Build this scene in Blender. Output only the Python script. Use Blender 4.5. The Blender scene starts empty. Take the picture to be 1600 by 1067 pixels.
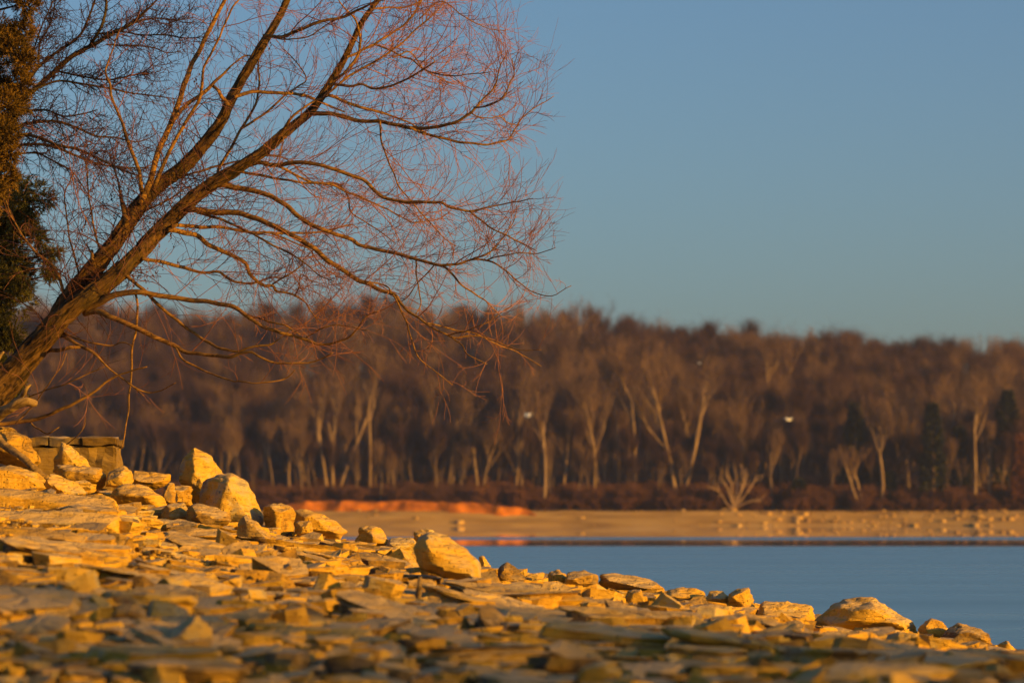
import bpy, bmesh, math, random
import numpy as np
from mathutils import Vector, Matrix, noise as mnoise

random.seed(7)
rng = np.random.default_rng(7)
sc = bpy.context.scene
COL = sc.collection

# ------------------------------------------------------------------ camera
W_PX, H_PX = 1600.0, 1067.0
LENS = 120.0
F = LENS / 36.0 * W_PX
HOR = 805.0                       # the level line in the photograph
CAM_Z = 1.5                       # metres above the lake
PITCH = math.atan((HOR - H_PX / 2) / F)
FOCUS = 28.0

cam_d = bpy.data.cameras.new('camera')
cam_d.lens = LENS
cam_d.sensor_width = 36.0
cam_d.clip_start = 0.1
cam_d.clip_end = 6000.0
cam_d.dof.use_dof = True
cam_d.dof.focus_distance = FOCUS
cam_d.dof.aperture_fstop = 3.2
cam_d.dof.aperture_blades = 0
cam = bpy.data.objects.new('camera', cam_d)
cam.location = (0, 0, CAM_Z)
cam.rotation_euler = (math.pi / 2 + PITCH, 0, 0)
COL.objects.link(cam)
sc.camera = cam

# ------------------------------------------------------------------ sky and sun
SUN_EL = math.radians(10.0)
SUN_AZ = math.radians(123.0)       # clockwise from +Y (the view direction)
SUN_DIR = Vector((math.sin(SUN_AZ) * math.cos(SUN_EL), math.cos(SUN_AZ) * math.cos(SUN_EL), math.sin(SUN_EL)))
world = bpy.data.worlds.new('World')
sc.world = world
world.use_nodes = True
wn = world.node_tree.nodes
wl = world.node_tree.links
bg = wn['Background']
sky = wn.new('ShaderNodeTexSky')
sky.sky_type = 'NISHITA'
sky.sun_disc = False
sky.sun_elevation = SUN_EL
sky.sun_rotation = SUN_AZ
sky.altitude = 150.0
sky.air_density = 1.0
sky.dust_density = 1.6
sky.ozone_density = 3.0
tint = wn.new('ShaderNodeMix'); tint.data_type = 'RGBA'; tint.blend_type = 'MULTIPLY'
tint.inputs[0].default_value = 1.0
tint.inputs[7].default_value = (0.72, 0.81, 0.92, 1)
wl.new(sky.outputs[0], tint.inputs[6])
wl.new(tint.outputs[2], bg.inputs[0])
bg.inputs[1].default_value = 0.082

sun_d = bpy.data.lights.new('sun', 'SUN')
sun_d.energy = 5.0
sun_d.angle = math.radians(0.53)
sun_d.color = (1.0, 0.50, 0.035)
sun = bpy.data.objects.new('sun', sun_d)
sun.rotation_euler = SUN_DIR.to_track_quat('Z', 'Y').to_euler()
sun.location = (40, -40, 30)
COL.objects.link(sun)

vs = sc.view_settings
vs.view_transform = 'Standard'
vs.look = 'None'
vs.exposure = 0.84
vs.gamma = 1.0
vs.use_curve_mapping = False
sc.render.engine = 'CYCLES'
sc.cycles.max_bounces = 5
sc.cycles.diffuse_bounces = 2
sc.cycles.glossy_bounces = 3
sc.cycles.use_denoising = True

# ------------------------------------------------------------------ helpers
CP, SP = math.cos(PITCH), math.sin(PITCH)


def P(px, py, d):
    """a point at forward distance d that the photograph shows at (px, py)"""
    u = (px - W_PX / 2) / F
    v = (H_PX / 2 - py) / F
    dy = CP - v * SP
    dz = SP + v * CP
    return Vector((u / dy * d, d, CAM_Z + dz / dy * d))


def px_m(w, d):
    return w / F * d


def mesh_obj(name, verts, faces, mat, parent=None, smooth=True, link=True):
    me = bpy.data.meshes.new(name)
    if isinstance(verts, np.ndarray) and isinstance(faces, np.ndarray):
        nv, nf, k = len(verts), len(faces), faces.shape[1]
        me.vertices.add(nv)
        me.vertices.foreach_set('co', np.ascontiguousarray(verts, dtype=np.float32).ravel())
        me.loops.add(nf * k)
        me.loops.foreach_set('vertex_index', np.ascontiguousarray(faces, dtype=np.int32).ravel())
        me.polygons.add(nf)
        me.polygons.foreach_set('loop_start', np.arange(0, nf * k, k, dtype=np.int32))
        me.polygons.foreach_set('loop_total', np.full(nf, k, dtype=np.int32))
        me.update(calc_edges=True)
        me.validate()
    else:
        me.from_pydata(verts, [], faces)
    me.polygons.foreach_set('use_smooth', np.full(len(me.polygons), smooth, dtype=bool))
    if mat:
        me.materials.append(mat)
    o = bpy.data.objects.new(name, me)
    if link:
        COL.objects.link(o)
    if parent:
        o.parent = parent
        o.matrix_parent_inverse = Matrix.Translation(parent.location).inverted()
    return o


def empty(name, loc):
    o = bpy.data.objects.new(name, None)
    o.location = loc
    o.empty_display_size = 0.2
    COL.objects.link(o)
    return o


def tag(o, label=None, cat=None, group=None, kind=None):
    if label:
        o['label'] = label
    if cat:
        o['category'] = cat
    if group:
        o['group'] = group
    if kind:
        o['kind'] = kind
    return o


class MB:
    """collects tubes and blades into one mesh"""

    def __init__(self):
        self.v, self.f = [], []

    def tube(self, pts, rad, sides=4, cap=True, rough=0.0, furrow=0.0):
        n = len(pts)
        run = 0.0
        b = len(self.v)
        prev = None
        for i in range(n):
            t = (pts[min(i + 1, n - 1)] - pts[max(i - 1, 0)])
            if t.length < 1e-9:
                t = Vector((0, 0, 1))
            t.normalize()
            if i:
                run += (pts[i] - pts[i - 1]).length
            if prev is None:
                a = t.cross(Vector((0.13, 1.0, 0.21)))
                if a.length < 1e-3:
                    a = t.cross(Vector((1, 0, 0)))
            else:
                a = prev - t * prev.dot(t)
            a.normalize()
            prev = a
            c = t.cross(a)
            for k in range(sides):
                th = 2 * math.pi * k / sides
                r = rad[i]
                q = a * math.cos(th) + c * math.sin(th)
                if rough:
                    s = pts[i] * 9.0 + q * 1.3
                    r *= 1.0 + rough * mnoise.noise(s) + 0.6 * rough * mnoise.noise(s * 2.7)
                if furrow:
                    fs = Vector((math.cos(th) * 5.5, math.sin(th) * 5.5, run * 3.2))
                    rg = abs(mnoise.noise(fs)) + 0.5 * abs(mnoise.noise(fs * 2.1 + Vector((4, 4, 4))))
                    r += furrow * (min(rg, 0.5) - 0.3) * min(1.0, rad[i] / 0.06)
                self.v.append(pts[i] + q * r)
        for i in range(n - 1):
            for k in range(sides):
                k2 = (k + 1) % sides
                self.f.append((b + i * sides + k, b + i * sides + k2, b + (i + 1) * sides + k2, b + (i + 1) * sides + k))
        if cap:
            self.f.append(tuple(b + (n - 1) * sides + k for k in range(sides)))
            self.f.append(tuple(b + k for k in reversed(range(sides))))

    def tri(self, a, b_, c):
        b = len(self.v)
        self.v += [a, b_, c]
        self.f.append((b, b + 1, b + 2))

    def quad(self, a, b_, c, d):
        b = len(self.v)
        self.v += [a, b_, c, d]
        self.f.append((b, b + 1, b + 2, b + 3))

    def build(self, name, mat, parent=None, smooth=True, link=True):
        return mesh_obj(name, [tuple(q) for q in self.v], self.f, mat, parent, smooth, link)


def smooth_path(ctrl, per=4):
    """Catmull-Rom through rows of floats"""
    c = [np.array(q, dtype=float) for q in ctrl]
    c = [2 * c[0] - c[1]] + c + [2 * c[-1] - c[-2]]
    out = []
    for i in range(1, len(c) - 2):
        for k in range(per):
            t = k / per
            p0, p1, p2, p3 = c[i - 1], c[i], c[i + 1], c[i + 2]
            out.append(0.5 * (2 * p1 + (p2 - p0) * t + (2 * p0 - 5 * p1 + 4 * p2 - p3) * t * t + (3 * p1 - p0 - 3 * p2 + p3) * t ** 3))
    out.append(c[-2])
    return out


# ------------------------------------------------------------------ materials
def new_mat(name):
    m = bpy.data.materials.new(name)
    m.use_nodes = True
    nt = m.node_tree
    return m, nt, nt.nodes, nt.links, nt.nodes['Principled BSDF']


def ramp(nodes, stops):
    r = nodes.new('ShaderNodeValToRGB')
    e = r.color_ramp.elements
    while len(e) > 1:
        e.remove(e[0])
    e[0].position = stops[0][0]
    e[0].color = (*stops[0][1], 1)
    for p, c in stops[1:]:
        q = e.new(p)
        q.color = (*c, 1)
    return r


SKYLIT_TOP = (0.58, 0.43, 0.225)  # pale tan of skylit upward faces, put into the stone colour


def stone_mat(name, cols, scale=1.0, bump=0.5, island=True):
    m, nt, n, l, bs = new_mat(name)
    tc = n.new('ShaderNodeTexCoord')
    src = n.new('ShaderNodeNewGeometry')
    n1 = n.new('ShaderNodeTexNoise'); n1.inputs['Scale'].default_value = 5.0 * scale; n1.inputs['Detail'].default_value = 8; n1.inputs['Roughness'].default_value = 0.65
    l.new(src.outputs['Position'], n1.inputs['Vector'])
    r = ramp(n, cols)
    oi = n.new('ShaderNodeObjectInfo')
    add = n.new('ShaderNodeMath'); add.operation = 'ADD'
    l.new(oi.outputs['Random'], add.inputs[0])
    l.new(src.outputs['Random Per Island'], add.inputs[1])
    fr = n.new('ShaderNodeMath'); fr.operation = 'FRACT'
    l.new(add.outputs[0], fr.inputs[0])
    mr = n.new('ShaderNodeMapRange'); mr.inputs[3].default_value = -0.26; mr.inputs[4].default_value = 0.26
    l.new(fr.outputs[0], mr.inputs[0])
    ad2 = n.new('ShaderNodeMath'); ad2.operation = 'ADD'
    l.new(n1.outputs[0], ad2.inputs[0]); l.new(mr.outputs[0], ad2.inputs[1])
    l.new(ad2.outputs[0], r.inputs[0])
    # lichen / weathering stains
    n3 = n.new('ShaderNodeTexNoise'); n3.inputs['Scale'].default_value = 1.7 * scale; n3.inputs['Detail'].default_value = 5
    l.new(src.outputs['Position'], n3.inputs['Vector'])
    st = ramp(n, [(0.55, (0, 0, 0)), (0.72, (1, 1, 1))])
    l.new(n3.outputs[0], st.inputs[0])
    mx = n.new('ShaderNodeMix'); mx.data_type = 'RGBA'
    sm = n.new('ShaderNodeMath'); sm.operation = 'MULTIPLY'; sm.inputs[1].default_value = 0.6
    l.new(st.outputs[0], sm.inputs[0]); l.new(sm.outputs[0], mx.inputs[0])
    l.new(r.outputs[0], mx.inputs[6]); mx.inputs[7].default_value = (0.21, 0.17, 0.11, 1)
    # pits
    vo = n.new('ShaderNodeTexVoronoi'); vo.inputs['Scale'].default_value = 26 * scale
    l.new(src.outputs['Position'], vo.inputs['Vector'])
    pit = ramp(n, [(0.10, (0.35, 0.35, 0.35)), (0.22, (1, 1, 1))])
    l.new(vo.outputs['Distance'], pit.inputs[0])
    mp = n.new('ShaderNodeMix'); mp.data_type = 'RGBA'; mp.blend_type = 'MULTIPLY'; mp.inputs[0].default_value = 0.5
    l.new(mx.outputs[2], mp.inputs[6]); l.new(pit.outputs[0], mp.inputs[7])
    top_light = n.new('ShaderNodeMix'); top_light.data_type = 'RGBA'  # paints sky light onto upward faces, broken up by noise
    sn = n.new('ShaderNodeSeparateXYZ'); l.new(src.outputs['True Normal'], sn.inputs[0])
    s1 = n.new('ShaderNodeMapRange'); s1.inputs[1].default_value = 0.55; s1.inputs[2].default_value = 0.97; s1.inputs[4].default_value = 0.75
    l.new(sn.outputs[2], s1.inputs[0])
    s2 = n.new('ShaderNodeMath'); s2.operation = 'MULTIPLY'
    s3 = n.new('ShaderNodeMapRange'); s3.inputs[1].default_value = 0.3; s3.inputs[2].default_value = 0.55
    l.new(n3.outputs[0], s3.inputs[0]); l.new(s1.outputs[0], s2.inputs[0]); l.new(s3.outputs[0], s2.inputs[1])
    l.new(s2.outputs[0], top_light.inputs[0]); l.new(mp.outputs[2], top_light.inputs[6]); top_light.inputs[7].default_value = (*SKYLIT_TOP, 1)
    l.new(top_light.outputs[2], bs.inputs['Base Color'])
    bs.inputs['Roughness'].default_value = 0.92
    bs.inputs['Specular IOR Level'].default_value = 0.2
    n2 = n.new('ShaderNodeTexNoise'); n2.inputs['Scale'].default_value = 22 * scale; n2.inputs['Detail'].default_value = 10; n2.inputs['Roughness'].default_value = 0.7
    l.new(src.outputs['Position'], n2.inputs['Vector'])
    n4 = n.new('ShaderNodeTexNoise'); n4.inputs['Scale'].default_value = 6.5 * scale; n4.inputs['Detail'].default_value = 4
    mp4 = n.new('ShaderNodeMapping'); mp4.inputs['Scale'].default_value = (1, 1, 4.5)
    l.new(src.outputs['Position'], mp4.inputs[0]); l.new(mp4.outputs[0], n4.inputs['Vector'])
    m4 = n.new('ShaderNodeMath'); m4.operation = 'MULTIPLY_ADD'; m4.inputs[1].default_value = 2.6
    l.new(n4.outputs[0], m4.inputs[0]); l.new(n2.outputs[0], m4.inputs[2])
    ab = n.new('ShaderNodeMath'); ab.operation = 'ADD'
    l.new(m4.outputs[0], ab.inputs[0]); l.new(pit.outputs[0], ab.inputs[1])
    b = n.new('ShaderNodeBump'); b.inputs['Strength'].default_value = bump; b.inputs['Distance'].default_value = 0.02 / scale
    l.new(ab.outputs[0], b.inputs['Height']); l.new(b.outputs[0], bs.inputs['Normal'])
    return m


LIME = [(0.22, (0.13, 0.085, 0.04)), (0.36, (0.36, 0.205, 0.030)), (0.54, (0.55, 0.32, 0.036)), (0.70, (0.57, 0.355, 0.055)), (0.78, (0.50, 0.38, 0.17)), (0.86, (0.30, 0.25, 0.17)), (0.94, (0.36, 0.17, 0.045))]
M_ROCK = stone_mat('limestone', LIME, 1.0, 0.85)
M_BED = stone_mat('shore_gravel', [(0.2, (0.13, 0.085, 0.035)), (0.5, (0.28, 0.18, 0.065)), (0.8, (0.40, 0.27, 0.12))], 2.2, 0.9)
M_CONC = stone_mat('old_concrete', [(0.2, (0.05, 0.032, 0.011)), (0.5, (0.15, 0.092, 0.026)), (0.8, (0.23, 0.15, 0.05))], 1.6, 0.45)
M_FROCK = stone_mat('far_limestone', [(0.2, (0.22, 0.13, 0.045)), (0.5, (0.40, 0.245, 0.075)), (0.8, (0.48, 0.31, 0.11))], 0.25, 0.5)


def bark_mat(name, dark, light, stretch_dir, scale=14.0, bump=0.8, moss=None):
    m, nt, n, l, bs = new_mat(name)
    g = n.new('ShaderNodeNewGeometry')
    mp = n.new('ShaderNodeMapping')
    ang = math.atan2(stretch_dir[0], stretch_dir[1])
    mp.vector_type = 'TEXTURE'
    mp.inputs['Rotation'].default_value = (0, ang, 0)
    mp.inputs['Scale'].default_value = (1, 1, 5.0)
    l.new(g.outputs['Position'], mp.inputs['Vector'])
    t = n.new('ShaderNodeTexNoise'); t.inputs['Scale'].default_value = scale; t.inputs['Detail'].default_value = 8; t.inputs['Roughness'].default_value = 0.7; t.inputs['Distortion'].default_value = 0.6
    l.new(mp.outputs[0], t.inputs['Vector'])
    r = ramp(n, [(0.40, dark), (0.50, tuple((a + b) / 2 for a, b in zip(dark, light))), (0.64, light)])
    l.new(t.outputs[0], r.inputs[0])
    out = r.outputs[0]
    if moss:
        t2 = n.new('ShaderNodeTexNoise'); t2.inputs['Scale'].default_value = 2.3; t2.inputs['Detail'].default_value = 6
        l.new(g.outputs['Position'], t2.inputs['Vector'])
        r2 = ramp(n, [(0.5, (0, 0, 0)), (0.66, (0.6, 0.6, 0.6))])
        l.new(t2.outputs[0], r2.inputs[0])
        mx = n.new('ShaderNodeMix'); mx.data_type = 'RGBA'
        l.new(r2.outputs[0], mx.inputs[0]); l.new(out, mx.inputs[6]); mx.inputs[7].default_value = (*moss, 1)
        out = mx.outputs[2]
    l.new(out, bs.inputs['Base Color'])
    bs.inputs['Roughness'].default_value = 0.9
    bs.inputs['Specular IOR Level'].default_value = 0.15
    b = n.new('ShaderNodeBump'); b.inputs['Strength'].default_value = bump; b.inputs['Distance'].default_value = 0.03
    l.new(t.outputs[0], b.inputs['Height']); l.new(b.outputs[0], bs.inputs['Normal'])
    return m


def noise_mat(name, a, b_, scale, rough=0.9, bump=0.0, per_island=0.0, dist=0.05):
    m, nt, n, l, bs = new_mat(name)
    g = n.new('ShaderNodeNewGeometry')
    t = n.new('ShaderNodeTexNoise'); t.inputs['Scale'].default_value = scale; t.inputs['Detail'].default_value = 6
    l.new(g.outputs['Position'], t.inputs['Vector'])
    r = ramp(n, [(0.32, a), (0.68, b_)])
    if per_island:
        mr = n.new('ShaderNodeMapRange'); mr.inputs[3].default_value = -per_island; mr.inputs[4].default_value = per_island
        oi = n.new('ShaderNodeObjectInfo')
        s0 = n.new('ShaderNodeMath'); s0.operation = 'ADD'; l.new(oi.outputs['Random'], s0.inputs[0]); l.new(g.outputs['Random Per Island'], s0.inputs[1])
        s1 = n.new('ShaderNodeMath'); s1.operation = 'FRACT'; l.new(s0.outputs[0], s1.inputs[0])
        l.new(s1.outputs[0], mr.inputs[0])
        ad = n.new('ShaderNodeMath'); ad.operation = 'ADD'
        l.new(t.outputs[0], ad.inputs[0]); l.new(mr.outputs[0], ad.inputs[1]); l.new(ad.outputs[0], r.inputs[0])
    else:
        l.new(t.outputs[0], r.inputs[0])
    l.new(r.outputs[0], bs.inputs['Base Color'])
    bs.inputs['Roughness'].default_value = rough
    bs.inputs['Specular IOR Level'].default_value = 0.15
    if bump:
        b = n.new('ShaderNodeBump'); b.inputs['Strength'].default_value = bump; b.inputs['Distance'].default_value = dist
        l.new(t.outputs[0], b.inputs['Height']); l.new(b.outputs[0], bs.inputs['Normal'])
    return m


M_BARK = bark_mat('willow_bark', (0.011, 0.006, 0.003), (0.165, 0.09, 0.028), (1, 1), 24, 1.0, (0.075, 0.055, 0.02))
M_LIMB = bark_mat('willow_limb_bark', (0.075, 0.038, 0.011), (0.33, 0.175, 0.042), (1, 0.3), 26, 0.6, (0.13, 0.08, 0.025))
M_TWIG = noise_mat('willow_twig', (0.20, 0.080, 0.050), (0.30, 0.130, 0.072), 1.5, 0.7, 0, 0.15)
M_TANGLE = noise_mat('stem_shoot_bark', (0.055, 0.022, 0.016), (0.11, 0.045, 0.03), 2.0, 0.8, 0, 0.15)
M_DTREE = bark_mat('hawthorn_bark', (0.014, 0.008, 0.005), (0.065, 0.036, 0.014), (1, 0.6), 24, 0.6, (0.09, 0.08, 0.03))
M_DTWIG = noise_mat('hawthorn_twig', (0.026, 0.013, 0.010), (0.055, 0.027, 0.018), 2.0, 0.8, 0, 0.15)
M_LEAF = noise_mat('withered_leaf', (0.06, 0.028, 0.02), (0.12, 0.05, 0.03), 3.0, 0.8, 0, 0.15)
M_CED1 = noise_mat('cedar_foliage_bronze', (0.055, 0.036, 0.007), (0.165, 0.092, 0.015), 4.0, 0.8, 0, 0.25)
M_CED2 = noise_mat('cedar_foliage_olive', (0.055, 0.058, 0.014), (0.18, 0.15, 0.032), 4.0, 0.8, 0, 0.25)
M_DRIFT = bark_mat('driftwood', (0.12, 0.075, 0.03), (0.38, 0.255, 0.105), (1, 0.4), 22, 0.7)
M_PALE = bark_mat('pale_sycamore_bark', (0.13, 0.085, 0.052), (0.30, 0.205, 0.125), (0, 1), 0.8, 0.4)
M_PTWIG = noise_mat('pale_tree_twigs', (0.095, 0.057, 0.034), (0.18, 0.108, 0.06), 0.15, 0.9, 0, 0.15)
M_FTRUNK = noise_mat('far_wood_trunk', (0.085, 0.055, 0.038), (0.165, 0.11, 0.072), 0.3, 0.9)
M_FTWIG = noise_mat('far_wood_twigs', (0.038, 0.020, 0.017), (0.074, 0.038, 0.030), 0.035, 0.9, 0, 0.2)
M_BRUSH = noise_mat('brush_stems', (0.055, 0.027, 0.016), (0.15, 0.065, 0.03), 0.08, 0.9, 0, 0.3)
M_FCED = noise_mat('far_cedar_foliage', (0.010, 0.013, 0.006), (0.035, 0.038, 0.013), 0.5, 0.9, 0, 0.3)
M_RUST = noise_mat('rusty_oak_leaves', (0.10, 0.036, 0.016), (0.19, 0.075, 0.03), 0.5, 0.9, 0, 0.3)
M_GULL = noise_mat('gull_plumage', (0.72, 0.70, 0.66), (0.82, 0.80, 0.77), 3.0, 0.8)
M_GULLW = noise_mat('gull_wing_grey', (0.50, 0.50, 0.52), (0.62, 0.62, 0.64), 3.0, 0.8)
M_BILL = noise_mat('gull_bill', (0.55, 0.30, 0.05), (0.6, 0.35, 0.08), 3.0, 0.5)
M_CLAY = noise_mat('orange_clay', (0.18, 0.058, 0.006), (0.52, 0.165, 0.006), 0.5, 0.95, 0.8, 0, 0.5)


def far_ground_mat():
    m, nt, n, l, bs = new_mat('far_shore_ground')
    g = n.new('ShaderNodeNewGeometry')
    sx = n.new('ShaderNodeSeparateXYZ'); l.new(g.outputs['Position'], sx.inputs[0])
    t = n.new('ShaderNodeTexNoise'); t.inputs['Scale'].default_value = 0.35; t.inputs['Detail'].default_value = 8
    mp = n.new('ShaderNodeMapping'); mp.inputs['Scale'].default_value = (0.35, 1, 2.5)
    l.new(g.outputs['Position'], mp.inputs[0]); l.new(mp.outputs[0], t.inputs['Vector'])
    beach = ramp(n, [(0.30, (0.28, 0.165, 0.05)), (0.5, (0.44, 0.27, 0.08)), (0.7, (0.50, 0.325, 0.11))])
    l.new(t.outputs[0], beach.inputs[0])
    litter = ramp(n, [(0.3, (0.06, 0.035, 0.022)), (0.7, (0.13, 0.07, 0.04))])
    l.new(t.outputs[0], litter.inputs[0])
    # the wood's leaf litter begins above the high-water line
    md = n.new('ShaderNodeMath'); md.operation = 'MULTIPLY_ADD'; md.inputs[1].default_value = 1.2; l.new(t.outputs[0], md.inputs[0]); l.new(sx.outputs[2], md.inputs[2])
    mr = n.new('ShaderNodeMapRange'); mr.inputs[1].default_value = 2.75; mr.inputs[2].default_value = 3.15
    l.new(md.outputs[0], mr.inputs[0])
    mx = n.new('ShaderNodeMix'); mx.data_type = 'RGBA'
    l.new(mr.outputs[0], mx.inputs[0]); l.new(beach.outputs[0], mx.inputs[6]); l.new(litter.outputs[0], mx.inputs[7])
    l.new(mx.outputs[2], bs.inputs['Base Color'])
    bs.inputs['Roughness'].default_value = 0.95
    bs.inputs['Specular IOR Level'].default_value = 0.1
    b = n.new('ShaderNodeBump'); b.inputs['Strength'].default_value = 0.6; b.inputs['Distance'].default_value = 0.4
    l.new(t.outputs[0], b.inputs['Height']); l.new(b.outputs[0], bs.inputs['Normal'])
    return m


def water_mat():
    m, nt, n, l, bs = new_mat('lake_water')
    g = n.new('ShaderNodeNewGeometry')
    bs.inputs['Base Color'].default_value = (0.12, 0.30, 0.47, 1)
    bs.inputs['IOR'].default_value = 1.333
    bs.inputs['Specular IOR Level'].default_value = 0.5
    sx = n.new('ShaderNodeSeparateXYZ'); l.new(g.outputs['Position'], sx.inputs[0])
    # wind: cat's paws rough the near water, slicks and the far shore lie calm
    mpw = n.new('ShaderNodeMapping'); mpw.inputs['Scale'].default_value = (0.006, 0.02, 1)
    l.new(g.outputs['Position'], mpw.inputs[0])
    wn_ = n.new('ShaderNodeTexNoise'); wn_.inputs['Scale'].default_value = 1.0; wn_.inputs['Detail'].default_value = 2
    l.new(mpw.outputs[0], wn_.inputs['Vector'])
    dy = n.new('ShaderNodeMath'); dy.operation = 'MULTIPLY_ADD'; dy.inputs[1].default_value = 24.0
    l.new(wn_.outputs[0], dy.inputs[0]); l.new(sx.outputs[1], dy.inputs[2])
    mr = n.new('ShaderNodeMapRange'); mr.inputs[1].default_value = 0; mr.inputs[2].default_value = 500
    l.new(dy.outputs[0], mr.inputs[0])
    k = lambda y: (y + 12) / 500.0
    wind = ramp(n, [(0.0, (1, 1, 1)), (k(160), (1, 1, 1)), (k(172), (0.03, 0.03, 0.03)), (k(206), (0.03, 0.03, 0.03)), (k(214), (0.9, 0.9, 0.9)), (k(232), (0.9, 0.9, 0.9)), (k(244), (0.015, 0.015, 0.015)), (1.0, (0.01, 0.01, 0.01))])
    l.new(mr.outputs[0], wind.inputs[0])
    # long faint wind lanes across the open water
    mpl = n.new('ShaderNodeMapping'); mpl.inputs['Scale'].default_value = (0.012, 0.16, 1)
    l.new(g.outputs['Position'], mpl.inputs[0])
    ln_ = n.new('ShaderNodeTexNoise'); ln_.inputs['Scale'].default_value = 1.0; ln_.inputs['Detail'].default_value = 5; ln_.inputs['Roughness'].default_value = 0.65
    l.new(mpl.outputs[0], ln_.inputs['Vector'])
    lr = n.new('ShaderNodeMapRange'); lr.inputs[1].default_value = 0.32; lr.inputs[2].default_value = 0.62; lr.inputs[3].default_value = 0.45; lr.inputs[4].default_value = 1.0
    l.new(ln_.outputs[0], lr.inputs[0])
    wl_ = n.new('ShaderNodeMath'); wl_.operation = 'MULTIPLY'
    l.new(wind.outputs[0], wl_.inputs[0]); l.new(lr.outputs[0], wl_.inputs[1])
    w1 = n.new('ShaderNodeTexNoise'); w1.inputs['Scale'].default_value = 2.6; w1.inputs['Detail'].default_value = 4; w1.inputs['Roughness'].default_value = 0.6
    mp1 = n.new('ShaderNodeMapping'); mp1.inputs['Scale'].default_value = (0.5, 1.0, 1)
    l.new(g.outputs['Position'], mp1.inputs[0]); l.new(mp1.outputs[0], w1.inputs['Vector'])
    b = n.new('ShaderNodeBump'); b.inputs['Distance'].default_value = 0.05
    st = n.new('ShaderNodeMath'); st.operation = 'MULTIPLY'; st.inputs[1].default_value = 0.16
    l.new(wl_.outputs[0], st.inputs[0]); l.new(st.outputs[0], b.inputs['Strength'])
    l.new(w1.outputs[0], b.inputs['Height']); l.new(b.outputs[0], bs.inputs['Normal'])
    ro = n.new('ShaderNodeMapRange'); ro.inputs[3].default_value = 0.012; ro.inputs[4].default_value = 0.38
    l.new(wl_.outputs[0], ro.inputs[0]); l.new(ro.outputs[0], bs.inputs['Roughness'])
    return m


M_WATER = water_mat()
M_FARG = far_ground_mat()

# ------------------------------------------------------------------ near shore
SIL_X = [-2500, -900, -400, -100, 0, 150, 300, 430, 600, 750, 900, 1050, 1250, 1450, 1600, 2000, 3000]
SIL_Y = [560, 630, 675, 722, 738, 768, 806, 834, 860, 892, 913, 932, 962, 997, 1024, 1092, 1240]
D_NEAR, D_SIL = 11.0, 28.0
Y_NEAR = 1082.0


def ground_z(x, y):
    """height of the rocky shore at (x, y); numpy arrays welcome"""
    x = np.asarray(x, dtype=float)
    y = np.asarray(y, dtype=float)
    d = np.clip(y, 7.0, D_SIL)
    px = 800 + np.clip(x / np.maximum(d, 11.0), -0.6, 0.6) * F
    ys = np.interp(px, SIL_X, SIL_Y)
    s = (1 / D_NEAR - 1 / d) / (1 / D_NEAR - 1 / D_SIL)
    row = Y_NEAR + (ys - Y_NEAR) * s
    z = CAM_Z - (row - HOR) / F * d
    # behind the crest the bank falls to the lake
    left = np.clip((2.0 - x) / 8.0, 0, 1)
    d0 = 28.3 + 6.5 * left
    fall = np.clip(y - d0, 0, None)
    z = z - 0.30 * fall
    # towards the camera the shore stays level, behind it an unseen bluff is added for foreground shade
    near = np.clip((7.0 - y) / 7.0, 0, 1)
    z = z * (1 - near) + (CAM_Z - 0.62) * near
    z = z - 0.12 * np.clip(x - 6.0 - 0.1 * np.clip(y, 0, 30), 0, 12) * np.clip((y + 4) / 6, 0, 1)
    t = np.clip((-y - 4.0) / 9.0, 0, 1)
    z = z + SHADE_BLUFF * t * t * (3 - 2 * t)
    return np.maximum(z, -3.0)


SHADE_BLUFF = 4.4


def gz(x, y):
    return float(ground_z(x, y))


def build_ground():
    xs = np.concatenate([np.linspace(-90, -9, 30), np.linspace(-8.6, 8.6, 130), np.linspace(9, 90, 40)])
    ys = np.concatenate([np.linspace(-60, -16, 12), np.linspace(-15, 8, 36), np.linspace(8.3, 36, 150), np.linspace(37, 70, 20)])
    X, Y = np.meshgrid(xs, ys)
    Z = ground_z(X, Y)
    nz = np.zeros_like(Z)
    for i in range(X.shape[0]):
        for j in range(X.shape[1]):
            p = Vector((X[i, j], Y[i, j], 0))
            amp = 0.05 if Y[i, j] > -4 else 0.42
            fr = 1.6 if Y[i, j] > -4 else 0.35
            nz[i, j] = amp * mnoise.fractal(p * fr, 1.0, 2.0, 3)
    Z = Z + nz - 0.05
    nx, ny = len(xs), len(ys)
    v = np.stack([X.ravel(), Y.ravel(), Z.ravel()], 1)
    idx = np.arange(nx * ny).reshape(ny, nx)
    f = np.stack([idx[:-1, :-1].ravel(), idx[:-1, 1:].ravel(), idx[1:, 1:].ravel(), idx[1:, :-1].ravel()], 1)
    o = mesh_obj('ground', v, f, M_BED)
    tag(o, 'stony ochre lake shore sloping down to the water', kind='structure')


build_ground()

w = mesh_obj('water', [(-900, -80, 0), (900, -80, 0), (900, 520, 0), (-900, 520, 0)], [(0, 1, 2, 3)], M_WATER, smooth=False)
tag(w, 'calm blue lake between the rocky shore and the far beach', kind='structure')

# ------------------------------------------------------------------ far shore terrain
SKY_X = [-600, -100, 130, 430, 560, 680, 830, 960, 1100, 1230, 1330, 1440, 1600, 1900, 2400]
SKY_Y = [455, 465, 474, 482, 470, 480, 480, 492, 510, 512, 524, 532, 536, 545, 560]
TREE_H = 15.5
Y_CREST = 690.0


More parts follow.
